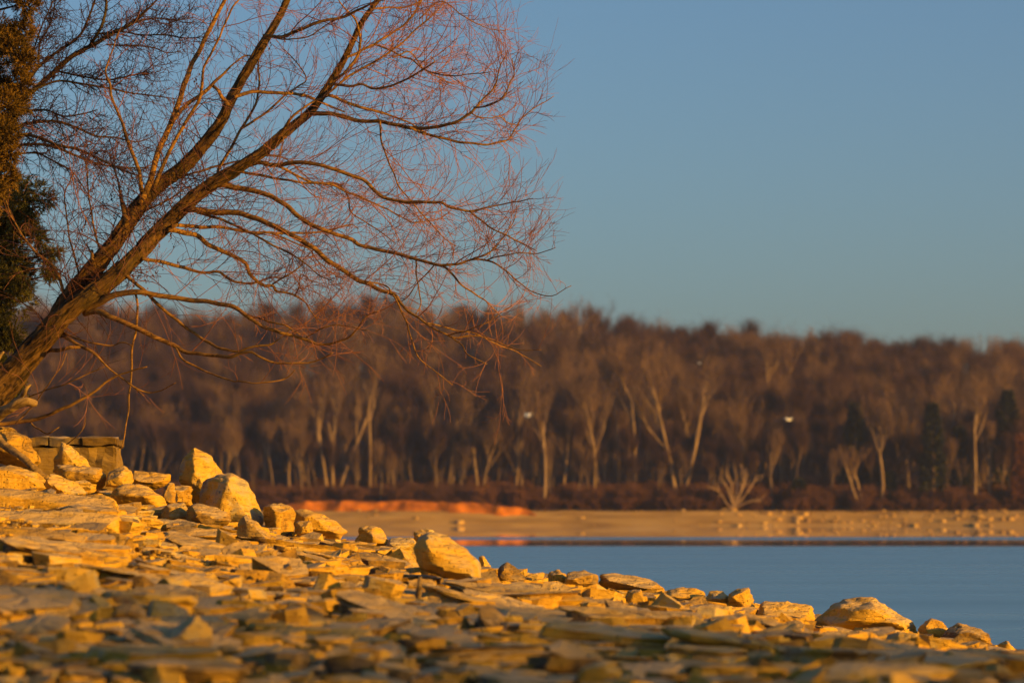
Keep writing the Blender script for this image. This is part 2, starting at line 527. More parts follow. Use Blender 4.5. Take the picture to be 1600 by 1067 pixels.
def far_z(x, y):
    x = np.asarray(x, dtype=float); y = np.asarray(y, dtype=float)
    px = 800 + x / y * F
    sk = np.interp(px, SKY_X, SKY_Y)
    crest = CAM_Z + (HOR - sk) / F * Y_CREST - TREE_H
    shore = 500 + 2.5 * np.sin(x * 0.035) + 1.2 * np.sin(x * 0.13 + 1)
    b = np.clip((y - shore) / 9.0, -1, 1)
    z = 2.15 * b
    t = np.clip((y - 514) / (Y_CREST - 514), 0, 1)
    z = z + (crest - 2.15) * (0.75 * t + 0.25 * t * t * (3 - 2 * t))
    z = z - np.clip(y - Y_CREST, 0, None) * 0.06
    return z


def build_far():
    xs = np.concatenate([np.linspace(-700, -130, 24), np.linspace(-125, 125, 160), np.linspace(130, 700, 24)])
    ys = np.concatenate([np.linspace(488, 530, 60), np.linspace(533, 720, 50), np.linspace(740, 1500, 20)])
    X, Y = np.meshgrid(xs, ys)
    Z = far_z(X, Y)
    for i in range(X.shape[0]):
        for j in range(X.shape[1]):
            a = 0.12 if Y[i, j] < 514 else 0.6
            Z[i, j] += a * mnoise.fractal(Vector((X[i, j] * 0.15, Y[i, j] * 0.25, 0)), 1.0, 2.0, 3)
    nx, ny = len(xs), len(ys)
    v = np.stack([X.ravel(), Y.ravel(), Z.ravel()], 1)
    idx = np.arange(nx * ny).reshape(ny, nx)
    f = np.stack([idx[:-1, :-1].ravel(), idx[:-1, 1:].ravel(), idx[1:, 1:].ravel(), idx[1:, :-1].ravel()], 1)
    o = mesh_obj('hill', v, f, M_FARG)
    tag(o, 'wooded hill behind a tan beach across the lake', kind='structure')
    # the cut clay bank on the left half of the far beach
    n = 120
    vv, ff = [], []
    for i in range(n + 1):
        t = i / n
        x = -36 + 40.0 * t
        y0 = 507.4 + 1.4 * mnoise.noise(Vector((x * 0.3, 0, 0)))
        hgt = (1.95 + 0.3 * mnoise.noise(Vector((x * 0.22, 3, 0))) + 0.2 * mnoise.noise(Vector((x * 0.9, 3, 0)))) * min(1, 8 * t, 8 * (1 - t)) ** 0.5
        base = float(far_z(x, y0))
        prof = [(-0.7, -0.3), (0.0, 0.12), (0.5, 0.5), (0.75, 0.85), (1.3, 1.0), (4.5, 1.02), (5.5, -0.2)]
        for (o_, h_) in prof:
            jz = 0.12 * mnoise.noise(Vector((x * 1.3, o_ * 3, 7)))
            vv.append((x, y0 + o_ + 0.25 * mnoise.noise(Vector((x * 0.8, o_ * 2, 1))), base - 0.2 + hgt * h_ * 0.85 + jz))
    m_ = 7
    for i in range(n):
        for j in range(m_ - 1):
            ff.append((i * m_ + j, (i + 1) * m_ + j, (i + 1) * m_ + j + 1, i * m_ + j + 1))
    o = mesh_obj('clay_bank', vv, ff, M_CLAY)
    tag(o, 'low eroded bank of bright orange clay above the far beach', kind='structure')


build_far()

# ------------------------------------------------------------------ rocks
def ico(sub):
    bm = bmesh.new()
    bmesh.ops.create_icosphere(bm, subdivisions=sub, radius=1.0)
    bm.verts.ensure_lookup_table()
    v = np.array([q.co[:] for q in bm.verts])
    f = np.array([[q.index for q in p.verts] for p in bm.faces], dtype=np.int32)
    bm.free()
    return v, f


ICO = {k: ico(k) for k in (1, 2, 3, 4, 5)}


def poly_body(dirs, planes, p=26.0):
    """distance along dirs to a convex body given by planes (n, d), edges slightly rounded"""
    acc = np.zeros(len(dirs))
    for nrm, d in planes:
        c = np.maximum(dirs @ nrm, 0) / d
        acc += c ** p
    return acc ** (-1.0 / p)


def rand_planes(r, slab):
    pl = []
    m = r.integers(4, 8)
    a0 = r.uniform(0, 6.28)
    for i in range(m):
        a = a0 + 2 * math.pi * i / m + r.uniform(-0.35, 0.35)
        t = r.uniform(-0.07, 0.07) if slab else r.uniform(-0.3, 0.3)
        n_ = np.array([math.cos(a), math.sin(a), t]); n_ /= np.linalg.norm(n_)
        pl.append((n_, r.uniform(0.70, 1.0)))
    tl = 0.05 if slab else 0.35
    for s in (1, -1):
        n_ = np.array([r.uniform(-tl, tl), r.uniform(-tl, tl), s]); n_ /= np.linalg.norm(n_)
        pl.append((n_, r.uniform(0.8, 1.0)))
    for i in range(2 if slab else 5):
        n_ = r.normal(size=3)
        n_[2] = abs(n_[2]) * (1.6 if slab else 0.9)
        n_ /= np.linalg.norm(n_)
        pl.append((n_, r.uniform(0.88, 1.08)))
    return pl


def rough_up(co, amp, freq, strata, seed):
    c = co.mean(0)
    out = co.copy()
    off = Vector((seed * 3.17, seed * 1.31, seed * 0.73))
    for i in range(len(co)):
        q = Vector(co[i])
        dirv = Vector(co[i] - c)
        if dirv.length < 1e-9:
            continue
        dirv.normalize()
        h = mnoise.fractal(q * freq + off, 0.9, 2.1, 5)
        rd = 1.0 - abs(mnoise.noise(q * freq * 0.7 + off * 2))
        crack = -1.6 * max(0.0, rd - 0.90) * 6
        lay = mnoise.noise(Vector((q.x * freq * 0.12, q.y * freq * 0.12, q.z * freq * 2.6)) + off)
        out[i] = co[i] + np.array(dirv) * amp * (h + crack * 0.35 + strata * lay)
    return out


def rock_proto(seed, slab, sub, amp=0.05):
    r = np.random.default_rng(seed)
    d, f = ICO[sub]
    rad = poly_body(d, rand_planes(r, slab), 44 if slab else 36)
    co = d * rad[:, None]
    co = rough_up(co, amp, 2.2, 0.8, seed)
    return co, f


def angular_slab(seed, na=22, levels=6, layer=0.10):
    """a bedded slab: an irregular polygon outline in stepped layers, crisp edges"""
    r = np.random.default_rng(seed)
    m = r.integers(5, 9)
    a0 = r.uniform(0, 6.28)
    side = []
    for i in range(m):
        a = a0 + 2 * math.pi * i / m + r.uniform(-0.4, 0.4)
        side.append((math.cos(a), math.sin(a), r.uniform(0.62, 1.0)))
    th = np.sort(np.linspace(0, 2 * math.pi, na, endpoint=False) + r.uniform(-0.08, 0.08, na))
    rad = np.min([np.where(np.cos(th) * c + np.sin(th) * s > 1e-3, d / np.maximum(np.cos(th) * c + np.sin(th) * s, 1e-3), 9) for c, s, d in side], axis=0)
    rad = np.minimum(rad, 1.25)
    V, Fc = [], []
    zs = np.sort(r.uniform(-0.92, 0.92, levels - 2))
    zs = np.concatenate([[-1.0], zs, [1.0]]) if levels > 2 else np.array([-1.0, 1.0])
    tx, ty = r.uniform(-0.12, 0.12, 2)
    for k, z in enumerate(zs):
        f_ = 1.0 - abs(r.normal(0, layer)) - (0.10 if k == 0 else 0)
        ox, oy = r.normal(0, layer * 0.4, 2)
        rr = rad * (f_ + r.normal(0, 0.025, na))
        for j in range(na):
            x, y = rr[j] * math.cos(th[j]) + ox, rr[j] * math.sin(th[j]) + oy
            V.append((x, y, z + tx * x + ty * y + r.normal(0, 0.05)))
    nl = len(zs)
    for k in range(nl - 1):
        for j in range(na):
            j2 = (j + 1) % na
            a, b, c, d = k * na + j, k * na + j2, (k + 1) * na + j2, (k + 1) * na + j
            Fc += [(a, b, c), (a, c, d)]
    # top: an inner ring and a centre, unevenly worn
    t0 = (nl - 1) * na
    b = len(V)
    for j in range(na):
        x, y, z = V[t0 + j]
        q = r.uniform(0.45, 0.7)
        V.append((x * q, y * q, 1.0 + tx * x * q + ty * y * q + r.normal(0.05, 0.09)))
    V.append((0, 0, 1.05 + r.normal(0, 0.08)))
    cc = len(V) - 1
    for j in range(na):
        j2 = (j + 1) % na
        Fc += [(t0 + j, t0 + j2, b + j2), (t0 + j, b + j2, b + j), (b + j, b + j2, cc)]
    V.append((0, 0, -1.0))
    cb = len(V) - 1
    for j in range(na):
        Fc.append((j, cb, (j + 1) % na))
    return np.array(V), np.array(Fc, dtype=np.int32)


def convex_hull_2d(pts):
    pts = sorted(set(pts))
    def half(ps):
        h = []
        for p in ps:
            while len(h) >= 2 and (h[-1][0] - h[-2][0]) * (p[1] - h[-2][1]) - (h[-1][1] - h[-2][1]) * (p[0] - h[-2][0]) <= 0:
                h.pop()
            h.append(p)
        return h
    a, b = half(pts), half(pts[::-1])
    return a[:-1] + b[:-1]


def outline_rock(name, poly, d, depth, label, cat='rock', seed=1, sub=4, amp=None, mat=None, lean=0.10, sharp=34, strata=0.9, group=None, extra=()):
    """a boulder whose face has the given outline (photo pixels) at distance d, with real depth"""
    r = np.random.default_rng(seed)
    pts = [P(x, y, d) for x, y in poly]
    h2 = convex_hull_2d([(q.x, q.z) for q in pts])
    cx = sum(q[0] for q in h2) / len(h2); cz = sum(q[1] for q in h2) / len(h2)
    wx = max(q[0] for q in h2) - min(q[0] for q in h2)
    wz = max(q[1] for q in h2) - min(q[1] for q in h2)
    planes = []
    m = len(h2)
    for i in range(m):
        a, b = h2[i], h2[(i + 1) % m]
        ex, ez = b[0] - a[0], b[1] - a[1]
        L = math.hypot(ex, ez)
        if L < 1e-4:
            continue
        nx, nz = ez / L, -ex / L
        off = nx * (a[0] - cx) + nz * (a[1] - cz)
        off = max(off, 0.02)
        for s in (-1, 1):
            tt = r.uniform(0.05, 0.55)
            n_ = np.array([nx, s * tt, nz]); k = np.linalg.norm(n_)
            planes.append((n_ / k, off * r.uniform(0.99, 1.03) / k * (1.0 if s > 0 else 1.0)))
    dd = depth / 2
    for s in (-1, 1):
        n_ = np.array([r.uniform(-0.3, 0.3), s, r.uniform(-0.1, 0.1) + (lean if s < 0 else 0.0)]); n_ /= np.linalg.norm(n_)
        planes.append((n_, dd * 0.9))
    for nn, off in extra:
        n_ = np.array(nn, dtype=float); n_ /= np.linalg.norm(n_)
        planes.append((n_, off))
    dirs, f = ICO[sub]
    sc3 = np.array([wx / 2, dd, wz / 2])
    dv = dirs * sc3
    ln = np.linalg.norm(dv, axis=1)
    dv = dv / ln[:, None]
    rad = poly_body(dv, planes, sharp)
    co = dv * rad[:, None]
    size = min(wx, wz, depth)
    co = rough_up(co, amp if amp is not None else 0.035 * size + 0.006, 2.6 / max(size, 0.12), strata, seed)
    zmin = co[:, 2].min()
    o = mesh_obj(name, co - np.array([0, 0, zmin]), f, mat or M_ROCK)
    o.location = (cx, d, cz + zmin)
    flat_by_angle(o)
    tag(o, label, cat, group)
    return o


def flat_by_angle(o, ang=32):
    me = o.data
    try:
        me.set_sharp_from_angle(angle=math.radians(ang))
    except Exception:
        pass


HBOX = []   # photo boxes of the traced rocks that loose stones must not hide
HERO = []   # footprints already taken: (x, y, rx, ry)


def hero(name, poly, d, depth, label, cat='rock', **kw):
    o = outline_rock(name, poly, d, depth, label, cat, **kw)
    xs = [q.co.x for q in o.data.vertices]
    HERO.append((o.location.x, o.location.y, (max(xs) - min(xs)) / 2, depth / 2))
    ys_ = [q[1] for q in poly]; xs_ = [q[0] for q in poly]
    HBOX.append((min(xs_), max(xs_), min(ys_) + 0.72 * (max(ys_) - min(ys_)), d))
    o['kind'] = 'thing'
    return o


# the two halves of the biggest boulder and the crest rocks, from left to right
hero('boulder', [(281, 768), (280, 736), (290, 718), (306, 703), (320, 706), (336, 724), (352, 738), (366, 775), (340, 800), (300, 792)], 28.6, 0.75, 'rugged pinnacle boulder rising behind the largest golden boulder', 'boulder', seed=111, sub=5, amp=0.04, strata=0.8, lean=0.1)
hero('boulder', [(303, 796), (316, 752), (334, 742), (362, 736), (386, 754), (401, 777), (413, 812), (408, 838), (360, 832), (318, 815)], 27.8, 0.70, 'largest golden boulder on the shore with a dark shaded left face', 'boulder', seed=12, sub=5, amp=0.022, extra=[((-0.85, -0.5, 0.25), 0.20)])
hero('rock', [(412, 792), (430, 785), (455, 789), (463, 800), (459, 842), (414, 840)], 27.6, 0.45, 'upright square-cut rock touching the right side of the largest boulder', seed=13, sub=5)
hero('rock', [(455, 796), (482, 795), (522, 812), (547, 832), (530, 846), (462, 840)], 28.1, 0.5, 'long wedge-shaped rock sloping down to the right of the square-cut rock', seed=14, sub=5)
hero('rock', [(461, 815), (486, 813), (491, 838), (463, 842)], 27.1, 0.3, 'small square block below the long wedge-shaped rock', seed=15)
hero('rock', [(552, 852), (560, 823), (580, 819), (600, 831), (611, 850), (590, 861), (562, 860)], 27.4, 0.4, 'bright pyramid-shaped rock with a dark left edge', seed=16, sub=5, extra=[((-0.8, -0.6, 0.1), 0.09)])
hero('rock', [(598, 858), (610, 839), (645, 840), (656, 856), (640, 866), (606, 866)], 27.3, 0.35, 'dark cracked low rock between the pyramid rock and the blurred boulder', seed=17)
hero('rock', [(644, 846), (647, 830), (668, 825), (690, 836), (690, 850)], 27.8, 0.3, 'small dark rock peeping out behind the blurred boulder', seed=18)
hero('boulder', [(647, 872), (650, 845), (660, 831), (680, 826), (703, 836), (728, 853), (750, 872), (759, 896), (750, 914), (690, 905), (655, 892)], 20.5, 0.62, 'large smooth out-of-focus boulder where the slope meets the water', 'boulder', seed=19, sub=4, amp=0.02, sharp=16)
hero('rock', [(746, 892), (749, 870), (757, 867), (766, 882), (770, 896)], 27.6, 0.2, 'small upright rock just right of the out-of-focus boulder', seed=20)
hero('rock', [(770, 912), (782, 884), (793, 877), (802, 882), (822, 900), (826, 914), (790, 920)], 26.8, 0.35, 'pointed rock at the water edge, first right of the out-of-focus boulder', seed=21)
hero('rock', [(852, 910), (858, 893), (874, 889), (886, 898), (884, 914), (860, 916)], 27.0, 0.28, 'small rounded rock left of the overhanging slab on the crest', seed=22)
hero('rock', [(880, 916), (888, 893), (912, 890), (934, 899), (936, 920), (900, 924)], 26.8, 0.35, 'broad pale rock left of and touching the overhanging slab', seed=23)
hero('rock_slab', [(931, 913), (934, 896), (966, 895), (1012, 903), (1036, 917), (1041, 931), (1015, 935), (975, 925)], 26.9, 0.55, 'thick tilted slab overhanging at its dark left end, mid-shore crest', 'rock slab', seed=24, sub=5, extra=[((-0.95, -0.3, -0.1), 0.24)])
hero('rock', [(975, 945), (980, 921), (1002, 918), (1008, 938), (1003, 952)], 24.8, 0.25, 'upright golden rock in front of the overhanging slab', seed=25)
hero('rock_slab', [(1037, 938), (1042, 921), (1070, 916), (1102, 923), (1106, 940), (1070, 946)], 26.6, 0.4, 'flat-topped slab right of the overhanging slab', 'rock slab', seed=26)
hero('rock', [(1098, 940), (1110, 923), (1130, 922), (1142, 936), (1138, 950)], 26.4, 0.3, 'low rounded rock left of the upright crest block', seed=27)
hero('rock', [(1134, 948), (1139, 927), (1158, 919), (1171, 917), (1178, 938), (1181, 960), (1150, 958)], 26.3, 0.35, 'upright pointed block on the crest, mid-right', seed=28, sub=5)
hero('rock_slab', [(1182, 960), (1190, 938), (1222, 938), (1266, 944), (1272, 948), (1274, 972), (1230, 974), (1188, 970)], 26.2, 0.5, 'wide flat-topped slab left of the domed boulder by the water', 'rock slab', seed=29, sub=5)
hero('boulder', [(1272, 978), (1278, 958), (1308, 943), (1324, 932), (1346, 929), (1370, 934), (1400, 952), (1426, 972), (1436, 988), (1432, 1004), (1360, 1000), (1290, 992)], 26.6, 0.8, 'large domed golden boulder at the right against the blue water', 'boulder', seed=30, sub=5, amp=0.03, extra=[((-0.8, -0.55, 0.2), 0.34)])
hero('rock', [(1435, 1000), (1437, 978), (1456, 964), (1473, 970), (1487, 988), (1480, 1004)], 26.4, 0.35, 'dark peaked rock between the domed boulder and the pitted rock', seed=31, sub=5, extra=[((0.3, -0.9, 0.4), 0.06)])
hero('rock', [(1468, 1002), (1482, 980), (1500, 974), (1526, 978), (1544, 990), (1552, 1008), (1500, 1012)], 26.1, 0.4, 'pitted low golden rock, last sizeable rock towards the right', seed=32, sub=5)
hero('rock', [(1556, 1022), (1560, 1006), (1574, 1001), (1586, 1012), (1588, 1026)], 25.8, 0.22, 'small knob of rock at the far right of the shore', seed=33)

# left bank
hero('rock_slab', [(-30, 712), (-30, 664), (18, 668), (44, 684), (64, 716), (58, 735), (20, 735)], 28.4, 0.6, 'mossy slanting slab at the left edge under the leaning tree', 'rock slab', seed=41, sub=5)
hero('rock', [(82, 738), (88, 706), (96, 689), (112, 696), (130, 713), (143, 733), (120, 744)], 28.7, 0.4, 'triangular rock leaning against the concrete block', seed=42, sub=5)
hero('rock', [(82, 752), (86, 725), (128, 726), (160, 732), (168, 748), (158, 766), (112, 766)], 28.1, 0.5, 'large rock with a dark sloping face below the triangular rock', seed=43, sub=5)
hero('rock', [(164, 760), (170, 737), (194, 727), (206, 734), (210, 752), (200, 765)], 28.0, 0.4, 'blocky rock right of the concrete block', seed=44, sub=5)
hero('rock_slab', [(205, 755), (210, 734), (240, 738), (268, 740), (267, 756), (240, 766), (212, 764)], 28.4, 0.5, 'long low slab just left of the pinnacle boulder', 'rock slab', seed=45, sub=5)
hero('rock', [(167, 788), (176, 764), (192, 755), (216, 755), (242, 766), (261, 778), (262, 796), (220, 804), (182, 798)], 26.6, 0.55, 'big rounded golden rock in front of the long low slab', seed=46, sub=5, sharp=16)
hero('rock', [(252, 790), (256, 762), (264, 753), (273, 756), (275, 790)], 26.9, 0.3, 'narrow upright blue-grey rock left of the largest boulder', seed=47)
hero('rock', [(270, 792), (271, 756), (298, 758), (302, 790)], 27.6, 0.35, 'layered rock wedged between the grey upright rock and the largest boulder', seed=48, strata=2.2)
hero('rock', [(250, 818), (252, 796), (266, 785), (288, 785), (299, 800), (296, 818)], 25.6, 0.35, 'rounded block below the grey upright rock', seed=49)
hero('rock', [(288, 818), (293, 794), (304, 786), (326, 789), (356, 800), (363, 816), (340, 828), (300, 826)], 25.4, 0.45, 'broad golden rock at the foot of the largest boulder', seed=50)
hero('rock', [(366, 828), (374, 808), (385, 800), (396, 812), (414, 838), (436, 852), (420, 860), (372, 852)], 24.6, 0.35, 'thin wedge of rock tipped on edge below the largest boulder', seed=51, extra=[((-0.9, -0.4, 0.1), 0.10)])
hero('rock_slab', [(262, 838), (264, 822), (300, 822), (345, 826), (370, 834), (368, 850), (300, 852)], 23.6, 0.5, 'long flat slab left of the tipped wedge of rock', 'rock slab', seed=52)
hero('rock_slab', [(-40, 826), (-40, 796), (60, 797), (140, 800), (184, 804), (191, 818), (184, 838), (130, 838), (40, 836)], 21.5, 0.4, 'longest horizontal ledge slab reaching in from the left edge', 'rock slab', seed=53)
hero('rock_slab', [(-40, 854), (-40, 822), (40, 824), (110, 830), (138, 838), (134, 858), (60, 858)], 19.6, 0.36, 'horizontal ledge slab directly below the longest ledge slab', 'rock slab', seed=54)
hero('rock_slab', [(-40, 800), (-40, 762), (30, 764), (100, 772), (180, 780), (182, 800), (60, 806)], 23.8, 0.42, 'sunlit ledge slab directly above the longest ledge slab', 'rock slab', seed=55)
hero('rock_slab', [(216, 872), (226, 852), (262, 858), (326, 876), (332, 888), (270, 890)], 20.4, 0.45, 'tilted slab sloping down rightward below the long flat slab', 'rock slab', seed=56)
hero('rock_slab', [(66, 766), (78, 738), (100, 744), (128, 760), (138, 776), (100, 782)], 26.8, 0.4, 'tilted slab under the end of the driftwood pole', 'rock slab', seed=57)
hero('rock', [(130, 804), (136, 778), (160, 770), (182, 782), (188, 804)], 24.4, 0.4, 'squat rock between the rounded golden rock and the ledge slabs', seed=58)
hero('rock', [(-20, 772), (-20, 728), (20, 726), (58, 738), (72, 762), (40, 778)], 26.2, 0.55, 'broad pale rock at the left edge below the driftwood pole', seed=59)

# loose slabs of the rock bed: individuals that share shapes
slab_me, block_me = [], []
for i in range(18):
    co, f = angular_slab(200 + i, 26, 7, 0.09)
    o = mesh_obj('rock_slab', co, f, M_ROCK, smooth=False, link=False)
    flat_by_angle(o, 30); slab_me.append(o.data); bpy.data.objects.remove(o)
for i in range(8):
    co, f = rock_proto(300 + i, False, 3, 0.06)
    o = mesh_obj('rock', co, f, M_ROCK, link=False)
    flat_by_angle(o, 30); block_me.append(o.data); bpy.data.objects.remove(o)

placed = list(HERO)


def crest_row(x, d):
    """photo row of the ground crest in front of which the bed must stay"""
    return np.interp(800 + x / d * F, SIL_X, SIL_Y)


def free(x, y, rx, ry, k=0.8):
    for (a, b, c, e) in placed:
        if ((x - a) / (k * (rx + c))) ** 2 + ((y - b) / (k * (ry + e))) ** 2 < 1:
            return False
    return True


def hides(x, y, z_top, half):
    px = 800 + x / y * F
    hw = half / y * F
    row = HOR - (z_top - CAM_Z) / y * F
    if row < np.interp(px, SIL_X, SIL_Y) - 6:
        return True
    for (x0, x1, yb, d) in HBOX:
        if y < d + 0.1 and px + hw > x0 and px - hw < x1 and row < yb:
            return True
    return False


random.seed(21)
LOOSE = []
for (n_want, smin, smax, blk, size) in ((36, 0.60, 1.05, 0.0, 'large'), (90, 0.38, 0.60, 0.0, 'middling'), (115, 0.24, 0.38, 0.07, 'small')):
    got = tries = 0
    while got < n_want and tries < 9000:
        tries += 1
        y = 10.6 + 16.6 * random.random() ** 0.85
        x = random.uniform(-0.165, 0.165) * y
        s = random.uniform(smin, smax) * min(1.0, y / 21.0)
        block = random.random() < blk
        a = s * (0.5 if not block else 0.36)
        b = a * random.uniform(0.55, 0.9)
        if not free(x, y, a, b, 0.78):
            continue
        c = (s * random.uniform(0.045, 0.085)) if not block else a * random.uniform(0.4, 0.65)
        z = gz(x, y)
        up = c * random.uniform(0.5, 1.3)
        if hides(x, y, z + up + c, a):
            continue
        me = random.choice(block_me if block else slab_me)
        o = bpy.data.objects.new('rock' if block else 'rock_slab', me)
        COL.objects.link(o)
        o.scale = (a, b, c)
        e = 0.15
        sl_x = (gz(x + e, y) - gz(x - e, y)) / (2 * e)
        sl_y = (gz(x, y + e) - gz(x, y - e)) / (2 * e)
        tilt = 0.07 if not block else 0.25
        o.rotation_euler = (math.atan(sl_y) + random.gauss(0.02, tilt), -math.atan(sl_x) + random.gauss(0, tilt), random.gauss(0, 0.45))
        o.location = (x, y, z + up)
        placed.append((x, y, a, b))
        got += 1
        LOOSE.append((o, x, y, z, size, block))

# every loose slab is told apart by size, light, the landmark above it and its place in that row
ZONE = [(190, 'below the ledge slabs'), (450, 'below the largest boulder'), (640, 'below the pyramid-shaped rock'), (850, 'below the out-of-focus boulder'),
        (1110, 'below the overhanging slab'), (1270, 'below the upright crest block'), (9999, 'below the domed boulder')]
ORD = ['leftmost', 'second from left', 'third from left', 'fourth from left', 'fifth from left', 'sixth from left', 'seventh from left', 'eighth from left', 'ninth from left', 'tenth from left', 'eleventh from left', 'twelfth from left', 'thirteenth from left', 'fourteenth from left', 'fifteenth from left', 'sixteenth from left', 'seventeenth from left', 'eighteenth from left']
bins = {}
for o, x, y, z, size, block in LOOSE:
    px = 800 + x / y * F
    zn = next(t for lim, t in ZONE if px < lim)
    light = 'shaded foreground' if y < 15.5 else ('sunlit' if y < 21.5 else 'sunlit rearmost')
    bins.setdefault((size, light, 'block' if block else 'slab', zn), []).append((px, o))
for (size, light, kind, zn), items in bins.items():
    items.sort(key=lambda q: q[0])
    for i, (px, o) in enumerate(items):
        lb = '%s %s limestone %s %s' % (size, light, kind, zn)
        if len(items) > 1:
            lb += ', ' + ORD[min(i, 17)]
        tag(o, lb, 'rock' if kind == 'block' else 'rock slab', 'loose slabs and blocks of the shore', 'thing')


def stone_field(name, n, smin, smax, sub, seed, label, ymin=9.3, ymax=29.5, spread=0.18, pw=2.3, keep=True):
    r = np.random.default_rng(seed)
    protos = [angular_slab(seed * 50 + i, 7 + i % 5, sub, 0.10) for i in range(30)]
    V, Fc = [], []
    base = 0
    for i in range(n):
        y = ymin + (ymax - ymin) * r.random() ** 0.9
        x = r.uniform(-spread, spread) * y
        s = (smin + (smax - smin) * r.random() ** pw) * min(1.0, y / 20.0)
        k = r.integers(0, 30)
        co, f = protos[k]
        flat = k % 10 != 0
        sc_ = np.array([s * 0.5, s * 0.5 * r.uniform(0.55, 1.0), s * (r.uniform(0.055, 0.135) if flat else r.uniform(0.15, 0.24))])
        z = gz(x, y)
        tl = 0.11 if flat else 0.3
        up = sc_[2] * r.uniform(-0.2, 0.85)
        if keep and hides(x, y, z + up + sc_[2] * 0.9, s * 0.4):
            continue
        R = np.array(Matrix.Rotation(r.uniform(0, 6.28), 3, 'Z') @ Matrix.Rotation(r.normal(0, tl), 3, 'X') @ Matrix.Rotation(r.normal(0, tl), 3, 'Y'))
        V.append((co * sc_) @ R.T + np.array([x, y, z + up]))
        Fc.append(f + base)
        base += len(co)
    o = mesh_obj(name, np.concatenate(V), np.concatenate(Fc), M_ROCK, smooth=False)
    tag(o, label, kind='stuff')
    return o


stone_field('rubble', 15000, 0.06, 0.42, 3, 3, 'broken limestone rubble filling the gaps between the slabs')
stone_field('gravel', 16000, 0.02, 0.09, 2, 4, 'small limestone chips and gravel strewn over the shore', keep=False, ymax=23.0)

# ------------------------------------------------------------------ old concrete block
def concrete():
    r0 = P(46, 728, 29.6); r1 = P(181, 728, 29.6)
    top = P(100, 685, 29.6).z; cap = P(100, 698, 29.6).z
    x0, x1 = r0.x, r1.x
    zb = r0.z - 0.25
    root = empty('concrete_block', ((x0 + x1) / 2, 29.9, zb))

    def blk(name, xa, xb, ya, yb, za, zb_, seed, parent):
        bm = bmesh.new()
        bmesh.ops.create_cube(bm, size=1.0)
        bmesh.ops.bevel(bm, geom=list(bm.edges), offset=0.03, segments=2, affect='EDGES')
        bmesh.ops.subdivide_edges(bm, edges=[e for e in bm.edges if e.calc_length() > 0.3], cuts=9, use_grid_fill=True)
        for v in bm.verts:
            q = Vector((xa + (v.co.x + .5) * (xb - xa), ya + (v.co.y + .5) * (yb - ya), za + (v.co.z + .5) * (zb_ - za)))
            q += Vector((mnoise.noise(q * 9 + Vector((seed, 0, 0))), mnoise.noise(q * 9 + Vector((0, seed, 0))), mnoise.noise(q * 7 + Vector((0, 0, seed))))) * 0.032
            v.co = q
        me = bpy.data.meshes.new(name)
        bm.to_mesh(me); bm.free()
        me.materials.append(M_CONC)
        o = bpy.data.objects.new(name, me)
        COL.objects.link(o)
        o.parent = parent
        o.matrix_parent_inverse = Matrix.Translation(parent.location).inverted()
        return o
    blk('block', x0, x1 - 0.012, 29.615, 30.15, zb, cap, 1, root)
    xm = x0 + (x1 - x0) * 0.60; xn = x0 + (x1 - x0) * 0.22
    blk('cap', xm + 0.003, x1, 29.58, 30.2, cap + 0.012, top, 2, root)
    blk('cap', xn + 0.003, xm - 0.003, 29.60, 30.2, cap + 0.014, top + 0.010, 3, root)
    blk('cap', x0 - 0.05, xn - 0.003, 29.575, 30.2, cap + 0.012, top + 0.008, 4, root)
    tag(root, 'old stained concrete block with a capping course behind the rocks at left', 'concrete block')


concrete()

# ------------------------------------------------------------------ leaning willow
D0 = 28.3
BR = []     # (3D points, radii, name)


LIMB_W = 0.83


def limb3(ctrl, dd0=0.0, dd1=0.0, d=D0, per=4):
    """ctrl rows (px, py, width px); depth runs from d+dd0 to d+dd1 along the limb"""
    sp = smooth_path(ctrl, per)
    n = len(sp)
    L = [0]
    for i in range(1, n):
        L.append(L[-1] + math.hypot(sp[i][0] - sp[i - 1][0], sp[i][1] - sp[i - 1][1]))
    pts, rad = [], []
    for i, q in enumerate(sp):
        t = L[i] / L[-1]
        dd = d + dd0 + (dd1 - dd0) * t + 0.05 * math.sin(5 * t + q[0] * 0.02)
        pts.append(P(q[0], q[1], dd))
        rad.append(max(px_m(q[2], dd) * 0.5 * LIMB_W, 0.002))
    return pts, rad


STEM_A = [(70, 528, 26), (95, 482, 29), (120, 450, 32), (150, 415, 33), (175, 385, 30), (195, 355, 28), (215, 325, 28), (240, 298, 26), (265, 278, 25), (290, 258, 24), (320, 225, 22), (345, 190, 20), (357, 164, 19), (375, 130, 17), (395, 95, 16), (410, 70, 15), (430, 38, 13), (445, 8, 12), (458, -25, 11), (480, -90, 8), (500, -170, 5), (505, -230, 2)]
STEM_B = [(-105, 728, 84), (-60, 668, 70), (-20, 628, 60), (20, 585, 53), (50, 550, 47), (80, 514, 42), (110, 484, 37), (145, 458, 34), (185, 427, 32), (212, 400, 30), (240, 370, 29), (265, 345, 28), (290, 320, 27), (318, 297, 25), (345, 280, 24), (380, 258, 21), (410, 238, 19), (435, 216, 18), (462, 194, 16), (485, 174, 15), (502, 152, 14), (520, 124, 13), (535, 98, 11), (550, 68, 10), (563, 40, 10), (580, 15, 9), (600, -12, 9), (640, -65, 6), (690, -130, 3)]

